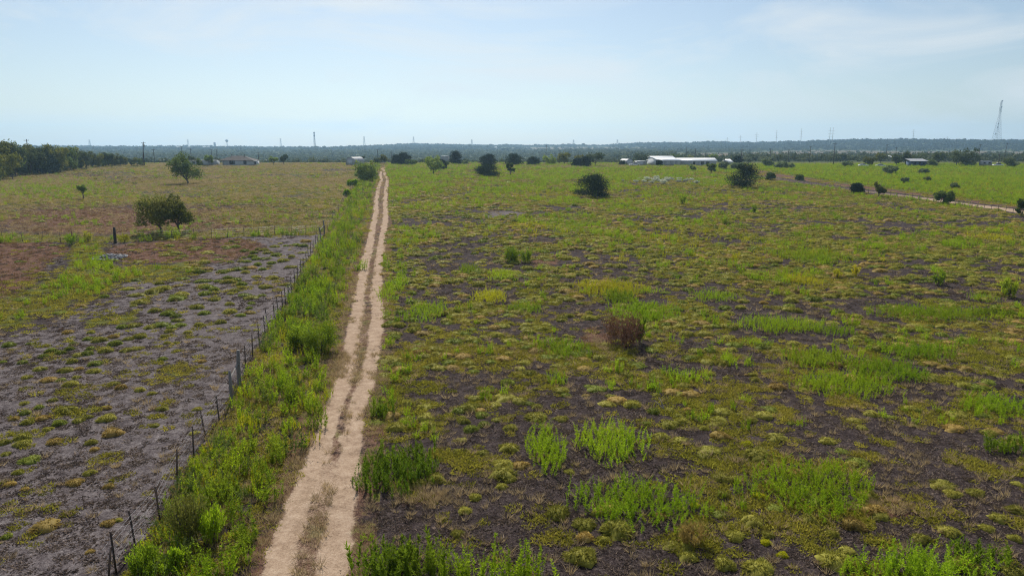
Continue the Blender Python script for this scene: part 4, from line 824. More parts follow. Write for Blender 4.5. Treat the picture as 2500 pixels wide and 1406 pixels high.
# trees along the brow of the field: px, base, top, width, kind, label
BROW = [
 (987, 403, 374, 34, 'cedar', 'taller dark cedar just right of the track end'), (968, 402, 379, 22, 'cedar', 'shorter dark cedar next to the track end'),
 (1058, 426, 377, 56, 'leaf_light', 'pale green leaning tree right of the track'), (1078, 414, 392, 22, 'cedar', 'dark shrubby tree behind the pale green one'),
 (1111, 401, 370, 38, 'cedar', 'pointed dark cedar on the brow of the field'),
 (1191, 406, 378, 38, 'cedar', 'upper round cedar seen above a wide low one'), (1189, 431, 402, 60, 'cedar', 'wide low dark cedar below a rounder one'),
 (1256, 403, 377, 46, 'cedar', 'broad dark cedar at the middle of the brow'), (1302, 403, 385, 32, 'cedar', 'small oval dark cedar at the middle of the brow'),
 (1246, 428, 396, 18, 'leaf_green', 'slim green sapling below the broad cedar'),
 (1345, 402, 378, 34, 'leaf_light', 'pale bushy tree behind the brow'), (1378, 402, 371, 40, 'leaf_olive', 'taller olive tree behind the brow'), (1412, 402, 376, 30, 'leaf_olive', 'olive tree between pale trees and cedars'),
 (1410, 407, 388, 26, 'cedar', 'low dark cedar, first of the brow cluster'), (1430, 408, 384, 26, 'cedar', 'low dark cedar in the middle of the brow cluster'), (1453, 407, 373, 40, 'leaf_dark', 'tall dark tree ending the brow cluster'),
 (1448, 482, 427, 72, 'cedar', 'squat dark cedar alone in the field'), (1820, 459, 401, 84, 'cedar', 'large pointed dark cedar at the field edge'),
 (1567, 396, 372, 38, 'leaf_dark', 'dense dark round tree beside the white sheds'), (1518, 403, 391, 18, 'leaf_dark', 'small dark bush next to the domed shed'),
 (1650, 388, 369, 36, 'leaf_green', 'green tree behind the long white house'), (1680, 388, 373, 28, 'leaf_olive', 'lower olive tree behind the long white house'), (1738, 392, 373, 26, 'leaf_light', 'light green tree at the end of the long white house'),
 (1800, 400, 378, 24, 'cedar', 'dark cedar next to the small gabled shed'), (1609, 407, 393, 13, 'cedar', 'small dark shrub at the white workshop wall'),
 (1736, 426, 398, 26, 'leaf_green', 'slender green sapling in front of the long white house'), (1690, 418, 402, 16, 'leaf_light', 'light sapling below the long white house'), (1765, 415, 396, 26, 'leaf_grey', 'grey-green shrub below the small gabled shed'),
 (1800, 414, 398, 30, 'leaf_grey', 'rounded grey-green shrub behind the large cedar'), (1875, 408, 384, 36, 'leaf_grey', 'grey-green shrub right of the large cedar'), (1905, 412, 388, 34, 'leaf_grey', 'wide grey-green shrub at the near edge of the green field'), (1955, 390, 370, 46, 'leaf_dark', 'dark rounded tree near the line of poles'),
 (1925, 412, 396, 30, 'leaf_grey', 'second grey-green shrub at the edge of the green field'), (2058, 389, 369, 24, 'leaf_dark', 'lone dark tree in the brown far field'), (2068, 405, 390, 32, 'leaf_grey', 'pale shrub mass before the lone dark tree'),
 (2122, 404, 378, 32, 'leaf_olive', 'dusty olive tree over the parked cars'), (2150, 397, 364, 30, 'leaf_olive', 'tall thin olive tree left of the dark grove'), (2188, 402, 368, 34, 'leaf_dark', 'dark tree at the start of the grove by the blue shed'),
 (2210, 402, 362, 34, 'leaf_dark', 'tallest dark tree left of the blue shed'), (2245, 395, 365, 48, 'leaf_dark', 'dark tree right behind the blue shed'), (2290, 400, 364, 42, 'leaf_dark', 'dark green tree right of the blue shed'),
 (2335, 403, 357, 48, 'leaf_dark', 'big dark oak crown in the grove'), (2368, 404, 354, 52, 'leaf_dark', 'largest dark oak at the right of the grove'), (2275, 407, 387, 36, 'leaf_grey', 'grey-green shrub beside the blue shed'), (2365, 407, 390, 32, 'leaf_grey', 'grey-green shrub under the largest oak'),
 (2466, 409, 382, 36, 'leaf_dark', 'dark bush beyond the parked trailer'), (2175, 425, 402, 36, 'leaf_grey', 'grey-green shrub standing in the green field'), (2255, 424, 412, 24, 'leaf_grey', 'small grey shrub in the green field'), (2208, 447, 432, 20, 'leaf_grey', 'small pale shrub in the middle of the green field'), (2330, 460, 446, 24, 'leaf_grey', 'low grey shrub toward the road in the green field'), (2265, 443, 430, 24, 'leaf_olive', 'low olive shrub in the green field'),
 (1952, 441, 421, 24, 'leaf_green', 'green bush on the far bank of the road'), (2091, 472, 446, 32, 'cedar', 'dark round cedar beside the gravel road'), (2145, 482, 438, 30, 'leaf_olive', 'thin twiggy tree beside the gravel road'),
 (2301, 499, 462, 50, 'leaf_green', 'broad dark bush at the roadside fence'), (2494, 528, 474, 34, 'leaf_green', 'dark bush at the frame edge on the roadside'), (1880, 440, 418, 28, 'leaf_green', 'green roadside bush right of the large cedar'),
 (693, 402, 376, 22, 'leaf_dark', 'dark round lollipop tree right of the hip-roofed house'), (668, 404, 382, 20, 'leaf_light', 'light small tree right of the hip-roofed house'), (885, 399, 378, 12, 'leaf_dark', 'thin dark tree right of the arched shed'),
 (922, 398, 384, 24, 'leaf_dark', 'dark low tree left of the track crest'), (938, 399, 375, 22, 'leaf_olive', 'bare-topped olive tree at the track crest'), (511, 405, 378, 24, 'leaf_light', 'pale yellow-green tree before the white sheds'), (470, 400, 380, 20, 'leaf_dark', 'dark tree between the sheds'),
 (1003, 404, 390, 34, 'leaf_green', 'green bush at the right of the track crest'), (1085, 402, 394, 26, 'leaf_green', 'low bush before the white trailer roof'), (1133, 401, 392, 24, 'leaf_grey', 'low grey bush beside the pointed cedar'), (860, 455, 438, 22, 'weed', 'green bush in the far fence line'), (848, 480, 462, 20, 'weed', 'green bush further down the far fence line'),
]
for i, (px, pb, pt, wd, kind, lab) in enumerate(BROW):
    p = G(px, pb) if pb > 405.5 else at(px, np.interp(pb, [386, 392, 398, 402, 405.5], [560, 480, 385, 365, 350]) if px > 1500 else np.interp(pb, [396, 399, 402, 405.5], [390, 378, 366, 352]))
    k = mpp(p); h = (pb - pt) * k * (.88 if px > 1860 else 1); r = wd * k / 2 * (.88 if px > 1860 else 1); hi = p[1] < 260; sh = ' '.join(lab.split())
    bushy = any(q in lab for q in ('bush', 'shrub'))
    if kind == 'cedar': ms = cedar_meshes(300 + i, h * 1.04, r * 1.05, 7000 if hi else 2800, .26 if hi else .5, .72 if 'pointed' in lab else .35)
    else: ms = broadleaf(300 + i, h, r * 1.05, h * (.04 if bushy else .24), 10 if not hi else 13, 2600 if hi else 1300, .40 if hi else .62, kind, tr=.03, squash=1.0 if bushy else .85)
    plant('cedar_tree' if kind == 'cedar' else ('bush' if bushy else 'tree'), p, ms, lab, 'bush' if bushy else 'tree', 'trees and bushes along the brow of the field')
# the dense row of trees on the left
TPR = [broadleaf(400 + i, 12.0, 5.0 + .5 * (i % 3), .9, 10, 3000, .62, ['leaf_dark', 'leaf_olive', 'leaf_green', 'leaf_dark', 'leaf_olive'][i % 5], tr=.022, squash=.9) for i in range(7)]
CPR = [cedar_meshes(420 + i, 9.0, 4.2, 2200, .55, .45) for i in range(2)]
ROW = [(-40, 436, 335), (-10, 434, 336), (14, 430, 337), (38, 431, 348), (55, 426, 346), (74, 427, 352), (92, 424, 347), (122, 422, 348), (140, 421, 354), (158, 418, 352), (172, 416, 360), (186, 413, 357), (200, 413, 364), (212, 411, 366), (226, 410, 371), (240, 409, 373), (252, 407, 370), (266, 407, 371), (280, 406, 373), (294, 405, 377), (306, 405, 382), (-25, 452, 378), (30, 437, 370)]
for i, (px, pb, pt) in enumerate(ROW):
    p = G(px, pb); h = (pb - pt) * mpp(p); s = h / 12.0
    plant('row_tree', p, TPR[i % 7] if i != 21 else TPR[1], nth(sorted(q[0] for q in ROW).index(px)) + ' broadleaf tree from the frame edge in the dense left row', 'tree', 'trees in the dense row along the pasture edge', s * .98, i * 1.7, s)
for i, px in enumerate(range(-30, 316, 16)):
    pb = float(np.interp(px, [-30, 0, 100, 180, 250, 310], [437, 433, 425, 416, 408, 405])) - 1; p = G(px, pb); s = rg.uniform(3.2, 5.0) / 12.0
    plant('understorey_bush', p, TPR[(i * 3) % 7], nth(i) + ' dark understorey bush from the frame edge beneath the tree row', 'bush', 'bushes beneath the tree row', s * 1.25, i * 2.1, s)
for px, pb, pt in ((104, 425, 366), (120, 423, 372)):
    p = G(px, pb); s = (pb - pt) * mpp(p) / 9.0; plant('cedar_tree', p, CPR[px % 2], ('left' if px < 110 else 'right') + ' one of two dark cedars fronting the dense tree row', 'tree', 'cedars before the tree row', s, px)
for px in (322, 335, 345): 
    p = at(px, 352); plant('row_tree', p, TPR[px % 7], {322: 'first', 335: 'second', 345: 'third'}[px] + ' small tree past the dense row, by the leaning pole', 'tree', 'small trees by the leaning pole', .32 + .03 * (px % 3), px)
# white flowering bushes in the field
WB = [mesh_np('white_bush', *(lambda V, F: (V, F))(*crownblob(np.random.default_rng(60 + i), 1.0, 1.0, 260, .26, 0.0, 9)), M['white_bloom'], {'tint': np.repeat(np.random.default_rng(i).random(260), 4)}) for i in range(4)]
WBP = [(1521, 443, 8), (1552, 446, 12), (1561, 440, 10), (1580, 442, 18), (1598, 444, 20), (1604, 439, 16), (1620, 449, 18), (1626, 443, 18), (1637, 442, 16), (1657, 446, 14), (1658, 440, 12), (1676, 444, 14), (1688, 442, 12), (1700, 450, 16), (1743, 445, 9), (1572, 446, 12), (1590, 448, 12), (1611, 446, 14)]
for i, (px, py, wpx) in enumerate(sorted(WBP)):
    p = G(px, py); d = wpx * mpp(p); o = link(bpy.data.objects.new('white_bush', WB[i % 4])); o.location = p; o.scale = (d * .62, d * .6, d * .62); o.rotation_euler.z = i * 1.3
    tag(o, nth(i) + ' white blooming bush from the left in the pale patch between cedars', 'bush', 'white blooming bushes')

# ------------------------------------------------------------------ fences
rg = np.random.default_rng(77)
def wire_between(mb, A, B, r, sag=.0, n=3):
    A, B = np.array(A, float), np.array(B, float); P = [A + (B - A) * t - np.array([0, 0, sag * 4 * t * (1 - t)]) for t in np.linspace(0, 1, n)]; mb.tube(P, r, 3, False)
def tpost_mesh(h):
    mb = MB(); mb.box((0, 0, h / 2 - .1), (.012, .06, h + .2)); mb.box((0, .03, h / 2 - .1), (.06, .012, h + .2))
    for i in range(6): mb.box((0, -.034, .35 + i * .17), (.02, .012, .03))
    return mb.mesh('steel_post', M['steel_post'])
TP = [tpost_mesh(1.38), tpost_mesh(1.25), tpost_mesh(1.48)]
def fence(name, label, pts, net=True, wires=(.25, .55, .85, 1.1, 1.3), step_net=60, rw=.004):
    """pts: (x, y, z, kind) kind t = steel, w = wood"""
    o0 = pts[0]; e = empty(name, o0[:3], 0, label, 'fence'); rel = [(p[0] - o0[0], p[1] - o0[1], p[2] - o0[2]) for p in pts]
    for i, (q, p) in enumerate(zip(rel, pts)):
        if p[3] == 't':
            c_ = child('steel_post', TP[rg.integers(0, 3)], e, q); c_.rotation_euler = (rg.normal() * .05, rg.normal() * .06, rg.random() * .6)
        else:
            hh = p[4]; mb = MB(); rr = p[5]; mb.tube([(0, 0, -.2), (.01, 0, hh * .5), (rg.normal() * .06, rg.normal() * .05, hh)], [rr, rr * .96, rr * .85], 9); c_ = child('wooden_post', mb.mesh('wooden_post', M[p[6]], True), e, q)
    for hgt in wires:
        mb = MB()
        for a, b in zip(rel[:-1], rel[1:]): wire_between(mb, (a[0], a[1], a[2] + hgt + rg.normal() * .015), (b[0], b[1], b[2] + hgt + rg.normal() * .015), rw, .02)
        mb.build('wire', M['wire'], e)
    if net:
        mb = MB()
        for a, b in zip(rel[:-1], rel[1:]):
            a, b = np.array(a), np.array(b)
            if a[1] + o0[1] > step_net: break
            L_ = np.linalg.norm(b - a); m = max(2, int(L_ / .30))
            for t in np.linspace(0, 1, m, endpoint=False):
                q = a + (b - a) * t; mb.tube([q + np.array([0, 0, .02]), q + np.array([rg.normal() * .02, 0, .98])], .0022, 3, False)
            for zz in np.arange(.08, 1.0, .2): wire_between(mb, a + np.array([0, 0, zz]), b + np.array([0, 0, zz]), .0022, .01, 2)
        o = mb.build('woven_wire_net', M['wire'], e); o['kind'] = 'stuff'
    return e
def terr_pt(x, y): return x, y, float(terr(x, y))
F1 = [(262, 1440, 't'), (284, 1402, 't'), (332, 1343, 't'), (390, 1272, 't'), (432, 1185, 't'), (473, 1122, 't'), (502, 1072, 't'), (535, 1026, 't'), (566, 985, 'w'), (585, 944, 'W'), (600, 902, 't'), (617, 872, 't'), (634, 846, 't'), (648, 820, 't'), (654, 800, 't'), (670, 788, 't'), (679, 768, 't'), (690, 755, 't'), (697, 745, 't'), (704, 735, 't'), (712, 715, 't'), (720, 697, 't'), (727, 683, 't'), (733, 668, 't'), (741, 655, 't'), (748, 641, 't'), (753, 630, 't'), (758, 620, 't'), (764, 612, 't'), (770, 602, 't'), (776, 594, 't'), (783, 585, 'w'), (792, 573, 'W')]
pts = []
for px, py, kd in F1:
    p = G(px, py); pts.append((*p, 't') if kd == 't' else (*p, 'w', 1.75 if kd == 'w' else 2.1, .085 if kd == 'w' else .11, 'wood_post'))
fe = fence('wire_fence', 'long wire fence of rusty steel posts beside the green strip', pts)
def brace(e, org, A, B, h0, h1, mat='wood_post'):
    mb = MB(); wire_between(mb, np.array(A[:3]) - org + np.array([0, 0, h0]), np.array(B[:3]) - org + np.array([0, 0, h1]), .05); mb.build('brace_rail', M[mat], e)
org = np.array(pts[0][:3]); brace(fe, org, pts[8], pts[9], 1.3, 1.35); brace(fe, org, pts[31], pts[32], 1.35, 1.4)
mb = MB(); wire_between(mb, np.array(pts[8][:3]) - org + np.array([0, 0, 1.2]), np.array(pts[9][:3]) - org + np.array([0, 0, .1]), .008); mb.build('brace_wire', M['wire'], fe)
F2 = [(800, 565, 't'), (806, 552, 't'), (813, 540, 't'), (819, 528, 't'), (826, 516, 't'), (832, 505, 't'), (838, 496, 't'), (844, 487, 't'), (850, 477, 't'), (855, 468, 't'), (861, 459, 't'), (868, 451, 't'), (874, 443, 't'), (881, 435, 't'), (888, 428, 't')]
fence('wire_fence', 'far stretch of wire fence running on beside the track', [(*G(a, b), c_) for a, b, c_ in F2], net=False)
F3 = [(-60, 590, 't'), (6, 590, 't'), (55, 589, 't'), (102, 589, 't'), (148, 592, 't'), (178, 591, 't'), (282, 594, 'K'), (363, 588, 't'), (420, 586, 't'), (473, 583, 't'), (516, 583, 't'), (555, 580, 't'), (596, 578, 't'), (633, 577, 't'), (671, 574, 't'), (712, 576, 't'), (747, 572, 't'), (780, 573, 't')]
fence('cross_fence', 'cross fence of thin posts below the paired trees', [(*G(a, b), 't') if c_ == 't' else (*G(a, b), 'w', 2.15, .19, 'dark_wood') for a, b, c_ in F3], net=False, wires=(.3, .6, .9, 1.15, 1.3), rw=.008)
F4 = []
for u in np.linspace(1875, 2560, 40): F4.append((*G(u, float(vroad(u)) + np.interp(u, [1875, 2560], [2.5, 9])), 't'))
fence('roadside_fence', 'thin wire fence on the near side of the gravel road', F4, net=False, wires=(.4, .8, 1.2))

# rubble heap inside the pasture
c0 = G(268, 630); e = empty('rubble_heap', c0, 0, 'heap of grey and white rubble in the pasture below the thick post', 'rubble'); k = mpp(c0)
mbs = [MB(), MB()]
for i in range(150):
    a = rg.random() * 6.283; q = math.sqrt(rg.random()); x, y = 1.75 * q * math.cos(a), 2.0 * q * math.sin(a); s = rg.uniform(.12, .36); hz = .35 * (1 - q * q) * rg.random() + .05
    mbs[0 if rg.random() < .75 else 1].box((x, y, hz + float(terr(c0[0] + x, c0[1] + y)) - c0[2]), (s, s * rg.uniform(.5, 1.1), s * rg.uniform(.3, .6)), rg.random() * 3)
mbs[0].build('grey_rubble', M['rubble'], e)['kind'] = 'stuff'; mbs[1].build('white_rubble', M['pale_rubble'], e)['kind'] = 'stuff'

# ------------------------------------------------------------------ buildings
def bpart(e, name, mat, *boxes):
    mb = MB()
    for b in boxes: mb.box(*b)
    return mb.build(name, M[mat], e)
def quad_part(e, name, mat, V, F):
    mb = MB(); V = np.array(V, float)
    for f in F: mb.add(V[list(f)], [tuple(range(len(f)))])
    return mb.build(name, M[mat], e)
def window(e, x, y, z, w_, h_, bars=1, frame='trim'):
    fr = MB(); t = .09
    fr.box((x, y - .05, z + h_ / 2), (w_ + 2 * t, .10, t)); fr.box((x, y - .05, z - h_ / 2), (w_ + 2 * t, .10, t))
    for s_ in (-1, 1): fr.box((x + s_ * (w_ / 2 + t / 2), y - .05, z), (t, .10, h_))
    for b in range(bars): fr.box((x - w_ / 2 + w_ * (b + 1) / (bars + 1), y - .05, z), (t, .09, h_))
    o = fr.build('window', M[frame], e)
    for b in range(bars + 1):
        ww = w_ / (bars + 1); mb = MB().box((x - w_ / 2 + ww * (b + .5), y - .02, z), (ww - t * .5, .03, h_)); mb.build('pane', M['glass'], o)
    return o
def gable_roof(e, W, D, zb, rise, ov, mat, axis='x', th=.12):
    """ridge along x (axis x) or along y"""
    a, b = W / 2 + ov, D / 2 + ov; dz = rise * (ov / (D / 2 if axis == 'x' else W / 2))
    mb = MB()
    for s_ in (-1, 1):
        if axis == 'x': V = [(-a, 0, zb + rise), (a, 0, zb + rise), (a, s_ * b, zb - dz), (-a, s_ * b, zb - dz)]
        else: V = [(0, -b, zb + rise), (0, b, zb + rise), (s_ * a, b, zb - dz), (s_ * a, -b, zb - dz)]
        V = V + [(x, y, z + th) for x, y, z in V]
        mb.add(V, [(0, 1, 2, 3), (4, 5, 6, 7), (0, 1, 5, 4), (1, 2, 6, 5), (2, 3, 7, 6), (3, 0, 4, 7)])
    return mb.build('roof', M[mat], e)
def gable_walls(e, W, D, H, rise, mat, axis='x'):
    mb = MB()
    if axis == 'y': mb.poly([(-W / 2, 0), (W / 2, 0), (W / 2, H), (0, H + rise), (-W / 2, H)], D)
    else:
        m2 = MB(); m2.poly([(-D / 2, 0), (D / 2, 0), (D / 2, H), (0, H + rise), (-D / 2, H)], W)
        mb = MB()
        for v in m2.v: mb.v.append(np.stack([-v[:, 1], v[:, 0], v[:, 2]], 1))
        mb.f3, mb.f4, mb.t, mb.n = m2.f3, m2.f4, m2.t, m2.n
    return mb.build('wall', M[mat], e)

# white house with the hip roof
P = at(582, 352); k = mpp(P); e = empty('farmhouse', P, .04, 'white farmhouse with brown hip roof on the pasture brow', 'house')
W, D, H = 67 * k, 8.5, 13.3 * k
bpart(e, 'wall', 'white_wall', ((0, D / 2, H / 2 - .15), (W, D, H + .3)))
bpart(e, 'skirting', 'grey_wall', ((0, D / 2 - .03, .18), (W + .05, D, .36)))
x0, x1 = -W / 2 - 15 * k, W / 2 + 1.0; rg0, rg1 = -W / 2 + 14 * k, -W / 2 + 41 * k; ridge = H + 10.5 * k
V = [(x0, -.7, H - .1), (x1, -.7, H - .1), (x1, D + .7, H - .1), (x0, D + .7, H - .1), (rg0, D / 2, ridge), (rg1, D / 2, ridge)]
rf = quad_part(e, 'roof', 'brown_roof', V, [(0, 1, 5, 4), (1, 2, 5), (2, 3, 4, 5), (3, 0, 4), (3, 2, 1, 0)])
for xx in (rg0 - .6, rg1 + .5):
    mb = MB().tube([(xx, D / 2, ridge - .5), (xx, D / 2, ridge + .7)], .16, 8); mb.box((xx, D / 2, ridge + .75), (.45, .45, .12)); mb.build('vent_pipe', M['trim'], rf)
window(e, -W / 2 + 19 * k, 0, H * .62, 12 * k, 8.0 * k, 1); window(e, -W / 2 + 50 * k, 0, H * .62, 6.5 * k, 8.0 * k, 0)
for xx in (x0 + .5, x0 + 1.6, -W / 2 - .6): MB().tube([(xx, -.3, 0), (xx, -.3, H - .1)], .08, 6).build('porch_post', M['white_wall'], e)
bpart(e, 'porch_floor', 'grey_wall', (((x0 - W / 2) / 2, D * .3, .15), (15 * k, D * .75, .3)))
bpart(e, 'porch_wall', 'grey_wall', (((x0 - W / 2) / 2, D * .72, H / 2), (15 * k, .15, H - .3)))
bpart(e, 'annex', 'white_wall', ((W / 2 + 3.2 * k, D * .6, H * .42), (6.4 * k, D * .5, H * .84)))
window(e, W / 2 + 3.2 * k, D * .35, H * .5, 2.6 * k, 4.5 * k, 0)
bpart(e, 'step', 'grey_wall', ((W / 2 + 9 * k, D * .3, .2), (5 * k, 1.2, .4)))
# white sheds left of it
P = at(511, 356); k = mpp(P); e = empty('storage_shed', P, .02, 'white flat-roofed shed left of the hip-roofed house', 'shed'); W = 32 * k; H = 12 * k
bpart(e, 'wall', 'white_wall', ((0, 2.5, H / 2 - .1), (W, 5, H))); bpart(e, 'roof', 'white_roof', ((0, 2.5, H - .02), (W + .6, 5.6, .16))); bpart(e, 'door', 'grey_wall', ((W * .25, -.02, 1.05), (1.0, .06, 2.1)))
P = at(488, 356); k = mpp(P); e = empty('open_shed', P, 0, 'dark open-fronted shed between the white sheds', 'shed'); W = 11 * k; H = 11.5 * k
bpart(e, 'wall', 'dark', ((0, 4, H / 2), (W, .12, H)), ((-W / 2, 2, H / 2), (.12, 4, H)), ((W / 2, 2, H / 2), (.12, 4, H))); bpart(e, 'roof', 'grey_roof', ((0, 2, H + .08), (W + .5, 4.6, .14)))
P = at(464, 356); k = mpp(P); e = empty('mobile_home', P, .02, 'white mobile home half hidden by the lone pasture tree', 'house'); W = 30 * k; H = 11 * k
bpart(e, 'wall', 'white_wall', ((0, 2, H / 2), (W, 4, H))); bpart(e, 'roof', 'grey_roof', ((0, 2, H + .1), (W + .4, 4.4, .22))); window(e, W * .3, 0, H * .6, 1.2, 1.0, 0); window(e, -W * .15, 0, H * .6, 1.2, 1.0, 0); bpart(e, 'door', 'grey_wall', ((W * .08, -.03, H * .45), (.9, .06, 2.0)))
# arched metal sheds
def quonset(px, Y, wpx, hpx, depth, rz, label):
    P = at(px, Y); k = mpp(P); W, H = wpx * k, hpx * k; e = empty('arched_shed', P, rz, label, 'shed'); n = 14
    arc = [(-W / 2 * math.cos(math.pi * i / n), H * (.45 + .55 * math.sin(math.pi * i / n)) if 0 < i < n else H * .45) for i in range(n + 1)]
    prof_ = [(-W / 2, 0)] + arc + [(W / 2, 0)]; mb = MB()
    for (xa, za), (xb, zb) in zip(prof_[:-1], prof_[1:]):
        V = [(xa, 0, za), (xb, 0, zb), (xb, depth, zb), (xa, depth, za)]; mb.add(V, [(0, 1, 2, 3)])
    mb.build('roof', M['grey_roof'], e)
    m2 = MB().poly([(x * .97, z * .97) for x, z in prof_], .12); o = m2.build('end_wall', M['grey_wall'], e); o.location.y = .12
    m3 = MB().poly([(x * .97, z * .97) for x, z in prof_], .12); o = m3.build('end_wall', M['grey_wall'], e); o.location.y = depth - .12
    bpart(e, 'door', 'white_wall', ((-W * .08, .03, H * .34), (W * .52, .06, H * .66)))
quonset(856, 356, 26, 20.5, 9, -.35, 'grey arched metal shed with white door left of the track')
quonset(1537, 362, 20, 15, 7, .35, 'small arched metal shed beside the white workshop')

# white workshop and long house on the right
P = at(1620, 356); k = mpp(P); e = empty('workshop', P, .42, 'white metal workshop with lit gable roof by the round dark tree', 'workshop')
W, D, H = 60 * k, 11, 14.5 * k
gable_walls(e, W, D, H * .93, 5.5 * k, 'white_wall', 'x'); rf = gable_roof(e, W, D, H * .93, 5.5 * k, .4, 'white_roof', 'x')
for xx in (-.25, .05, .3): bpart(e, 'door', 'grey_wall', ((W * xx, -D / 2 - .03, 1.25), (1.4, .06, 2.5)))
bpart(e, 'eave_trim', 'grey_roof', ((0, -D / 2 - .55, H * .87), (W, .06, .18)))
P = at(1568, 354); e = empty('lean_to_shed', P, .10, 'low white lean-to left of the white workshop', 'shed'); W2 = 22 * k
bpart(e, 'wall', 'white_wall', ((0, 3, 11 * k / 2), (W2, 6, 11 * k))); bpart(e, 'roof', 'white_roof', ((0, 3, 11 * k + .08), (W2 + .5, 6.6, .16))); bpart(e, 'door', 'grey_wall', ((W2 * .2, -.03, 1.05), (1, .06, 2.1)))
P = at(1613, 400); k2 = mpp(P); e = empty('long_barn', P, .05, 'long pale roofed barn behind the white workshop', 'barn'); W = 54 * k2
gable_walls(e, W, 9, 14.5 * k2, 3 * k2, 'white_wall', 'x'); gable_roof(e, W, 9, 14.5 * k2, 3 * k2, .4, 'white_roof', 'x')
bpart(e, 'door', 'grey_wall', ((0, -4.53, 1.5), (3, .06, 3)))
P = at(1697, 362); k = mpp(P); e = empty('long_house', P, .03, 'long white house with bright metal roof behind the saplings', 'house'); W, D, H = 90 * k, 9, 12.5 * k
gable_walls(e, W, D, H, 6.0 * k, 'white_wall', 'x'); gable_roof(e, W, D, H, 6.0 * k, .5, 'white_roof', 'x')
for px_, w_, b in ((1688, 4, 0), (1708, 6, 0), (1721, 7, 1)): window(e, (px_ - 1697) * k, -D / 2, H * .55, w_ * k, 6.5 * k, b)
bpart(e, 'door', 'grey_wall', (((1700 - 1697) * k, -D / 2 - .03, 1.1), (1.0, .06, 2.1))); bpart(e, 'porch_step', 'grey_wall', (((1700 - 1697) * k, -D / 2 - .8, .2), (2.4, 1.4, .4)))
P = at(1775, 366); k = mpp(P); e = empty('gabled_shed', P, -.75, 'small grey gabled shed with a pale roof beside a dark cedar', 'shed'); W, D, H = 17 * k, 24 * k, 9.5 * k
gable_walls(e, W, D, H, 6 * k, 'grey_wall', 'y'); gable_roof(e, W, D, H, 6 * k, .3, 'white_roof', 'y'); bpart(e, 'door', 'dark', ((0, -D / 2 - .03, 1.1), (1.1, .06, 2.1)))
P = at(2242, 352); k = mpp(P); e = empty('blue_shed', P, -.10, 'blue board shed with grey sloping roof before the dark grove', 'shed'); W, H = 36 * k, 12.5 * k
bpart(e, 'wall', 'blue_wall', ((0, 2.6, H / 2), (W, 5.2, H))); V = [(-W / 2 - .5, -.9, H + .05), (W / 2 + .5, -.9, H + .05), (W / 2 + .5, 5.7, H + 1.1), (-W / 2 - .5, 5.7, H + 1.1)]; V = V + [(x, y, z + .14) for x, y, z in V]
quad_part(e, 'roof', 'grey_roof', V, [(3, 2, 1, 0), (4, 5, 6, 7), (0, 1, 5, 4), (1, 2, 6, 5), (2, 3, 7, 6), (3, 0, 4, 7)])
bpart(e, 'door', 'dark', ((W * .08, -.03, 1.1), (1.1, .06, 2.1))); window(e, -W * .25, 0, H * .6, 1.0, .9, 0); window(e, W * .35, 0, H * .6, 1.0, .9, 0)
bpart(e, 'batten', 'trim', *[((-W / 2 + W * i / 9, -.03, H / 2), (.08, .05, H - .1)) for i in (0, 2, 5, 7, 9)])
P = at(1086, 420); e = empty('trailer_home', P, 0, 'low white-roofed trailer between the cedars on the brow', 'trailer'); k = mpp(P)
bpart(e, 'wall', 'grey_wall', ((0, 2, 2.1), (18 * k, 4, 3.0))); bpart(e, 'roof', 'white_roof', ((0, 2, 3.75), (19 * k, 4.5, .3)))

# vehicles
def wheels(e, xs, y0, y1, r):
    for x in xs:
        for y in (y0, y1):
            mb = MB().tube([(x, y - .1, r), (x, y + .1, r)], r, 12); mb.f3.append(np.array([(mb.n - 24, mb.n - 24 + j + 1, mb.n - 24 + j) for j in range(1, 11)])); o = mb.build('wheel', M['rubber'], e)
            h = MB().tube([(x, y - .12, r), (x, y + .12, r)], r * .5, 8); h.build('hub', M['steel'], o)
def car(px, Y, rz, label, truck=False, name='parked_car'):
    P = at(px, Y); e = empty(name, P, rz, label, 'truck' if truck else 'car')
    prof_ = [(-2.2, .35), (2.2, .35), (2.25, .7), (2.1, .95), (1.1, 1.0), (.45, 1.5), (-.9, 1.5), (-1.6, 1.0), (-2.2, .95)] if not truck else [(-2.7, .45), (2.6, .45), (2.65, .9), (2.5, 1.1), (1.3, 1.18), (.8, 1.8), (-.6, 1.8), (-.75, 1.15), (-2.7, 1.1)]
    lo = [q for q in prof_ if q[1] < 1.2]; MB().poly(lo, 1.75).build('body', M['car_white'], e)
    ca = [prof_[4], prof_[5], prof_[6], prof_[7]]; MB().poly(ca, 1.55).build('cabin', M['glass'], e)
    MB().box(((prof_[5][0] + prof_[6][0]) / 2, 0, prof_[5][1] + .03), (abs(prof_[5][0] - prof_[6][0]), 1.5, .07)).build('roof', M['car_white'], e)
    for y in (-.6, .6): MB().box((2.24 if not truck else 2.62, y, .75), (.06, .35, .16)).build('headlight', M['pale_rubble'], e)
    wheels(e, (-1.35, 1.4) if not truck else (-1.7, 1.75), -.82, .82, .34 if not truck else .4)
car(1549, 350, .3, 'white pickup truck parked by the low lean-to', True, 'pickup_truck')
car(2107, 352, .1, 'pale car parked under the dusty olive tree'); car(2150, 350, -.2, 'white car parked beside the dusty olive tree')
car(2436, 352, .1, 'pale flatbed truck parked beside the trailer', True, 'pickup_truck')
P = at(2405, 352); k = mpp(P); e = empty('travel_trailer', P, .05, 'pale blue travel trailer at the right of the grove', 'trailer'); L_ = 25 * k
MB().poly([(-L_ / 2, .5), (L_ / 2, .5), (L_ / 2, 2.5), (L_ / 2 - .4, 2.9), (-L_ / 2 + .4, 2.9), (-L_ / 2, 2.5)], 2.3).build('body', M['grey_wall'], e)
for xx in (-1.4, 1.2): window(e, xx, -1.16, 1.9, .9, .6, 0)
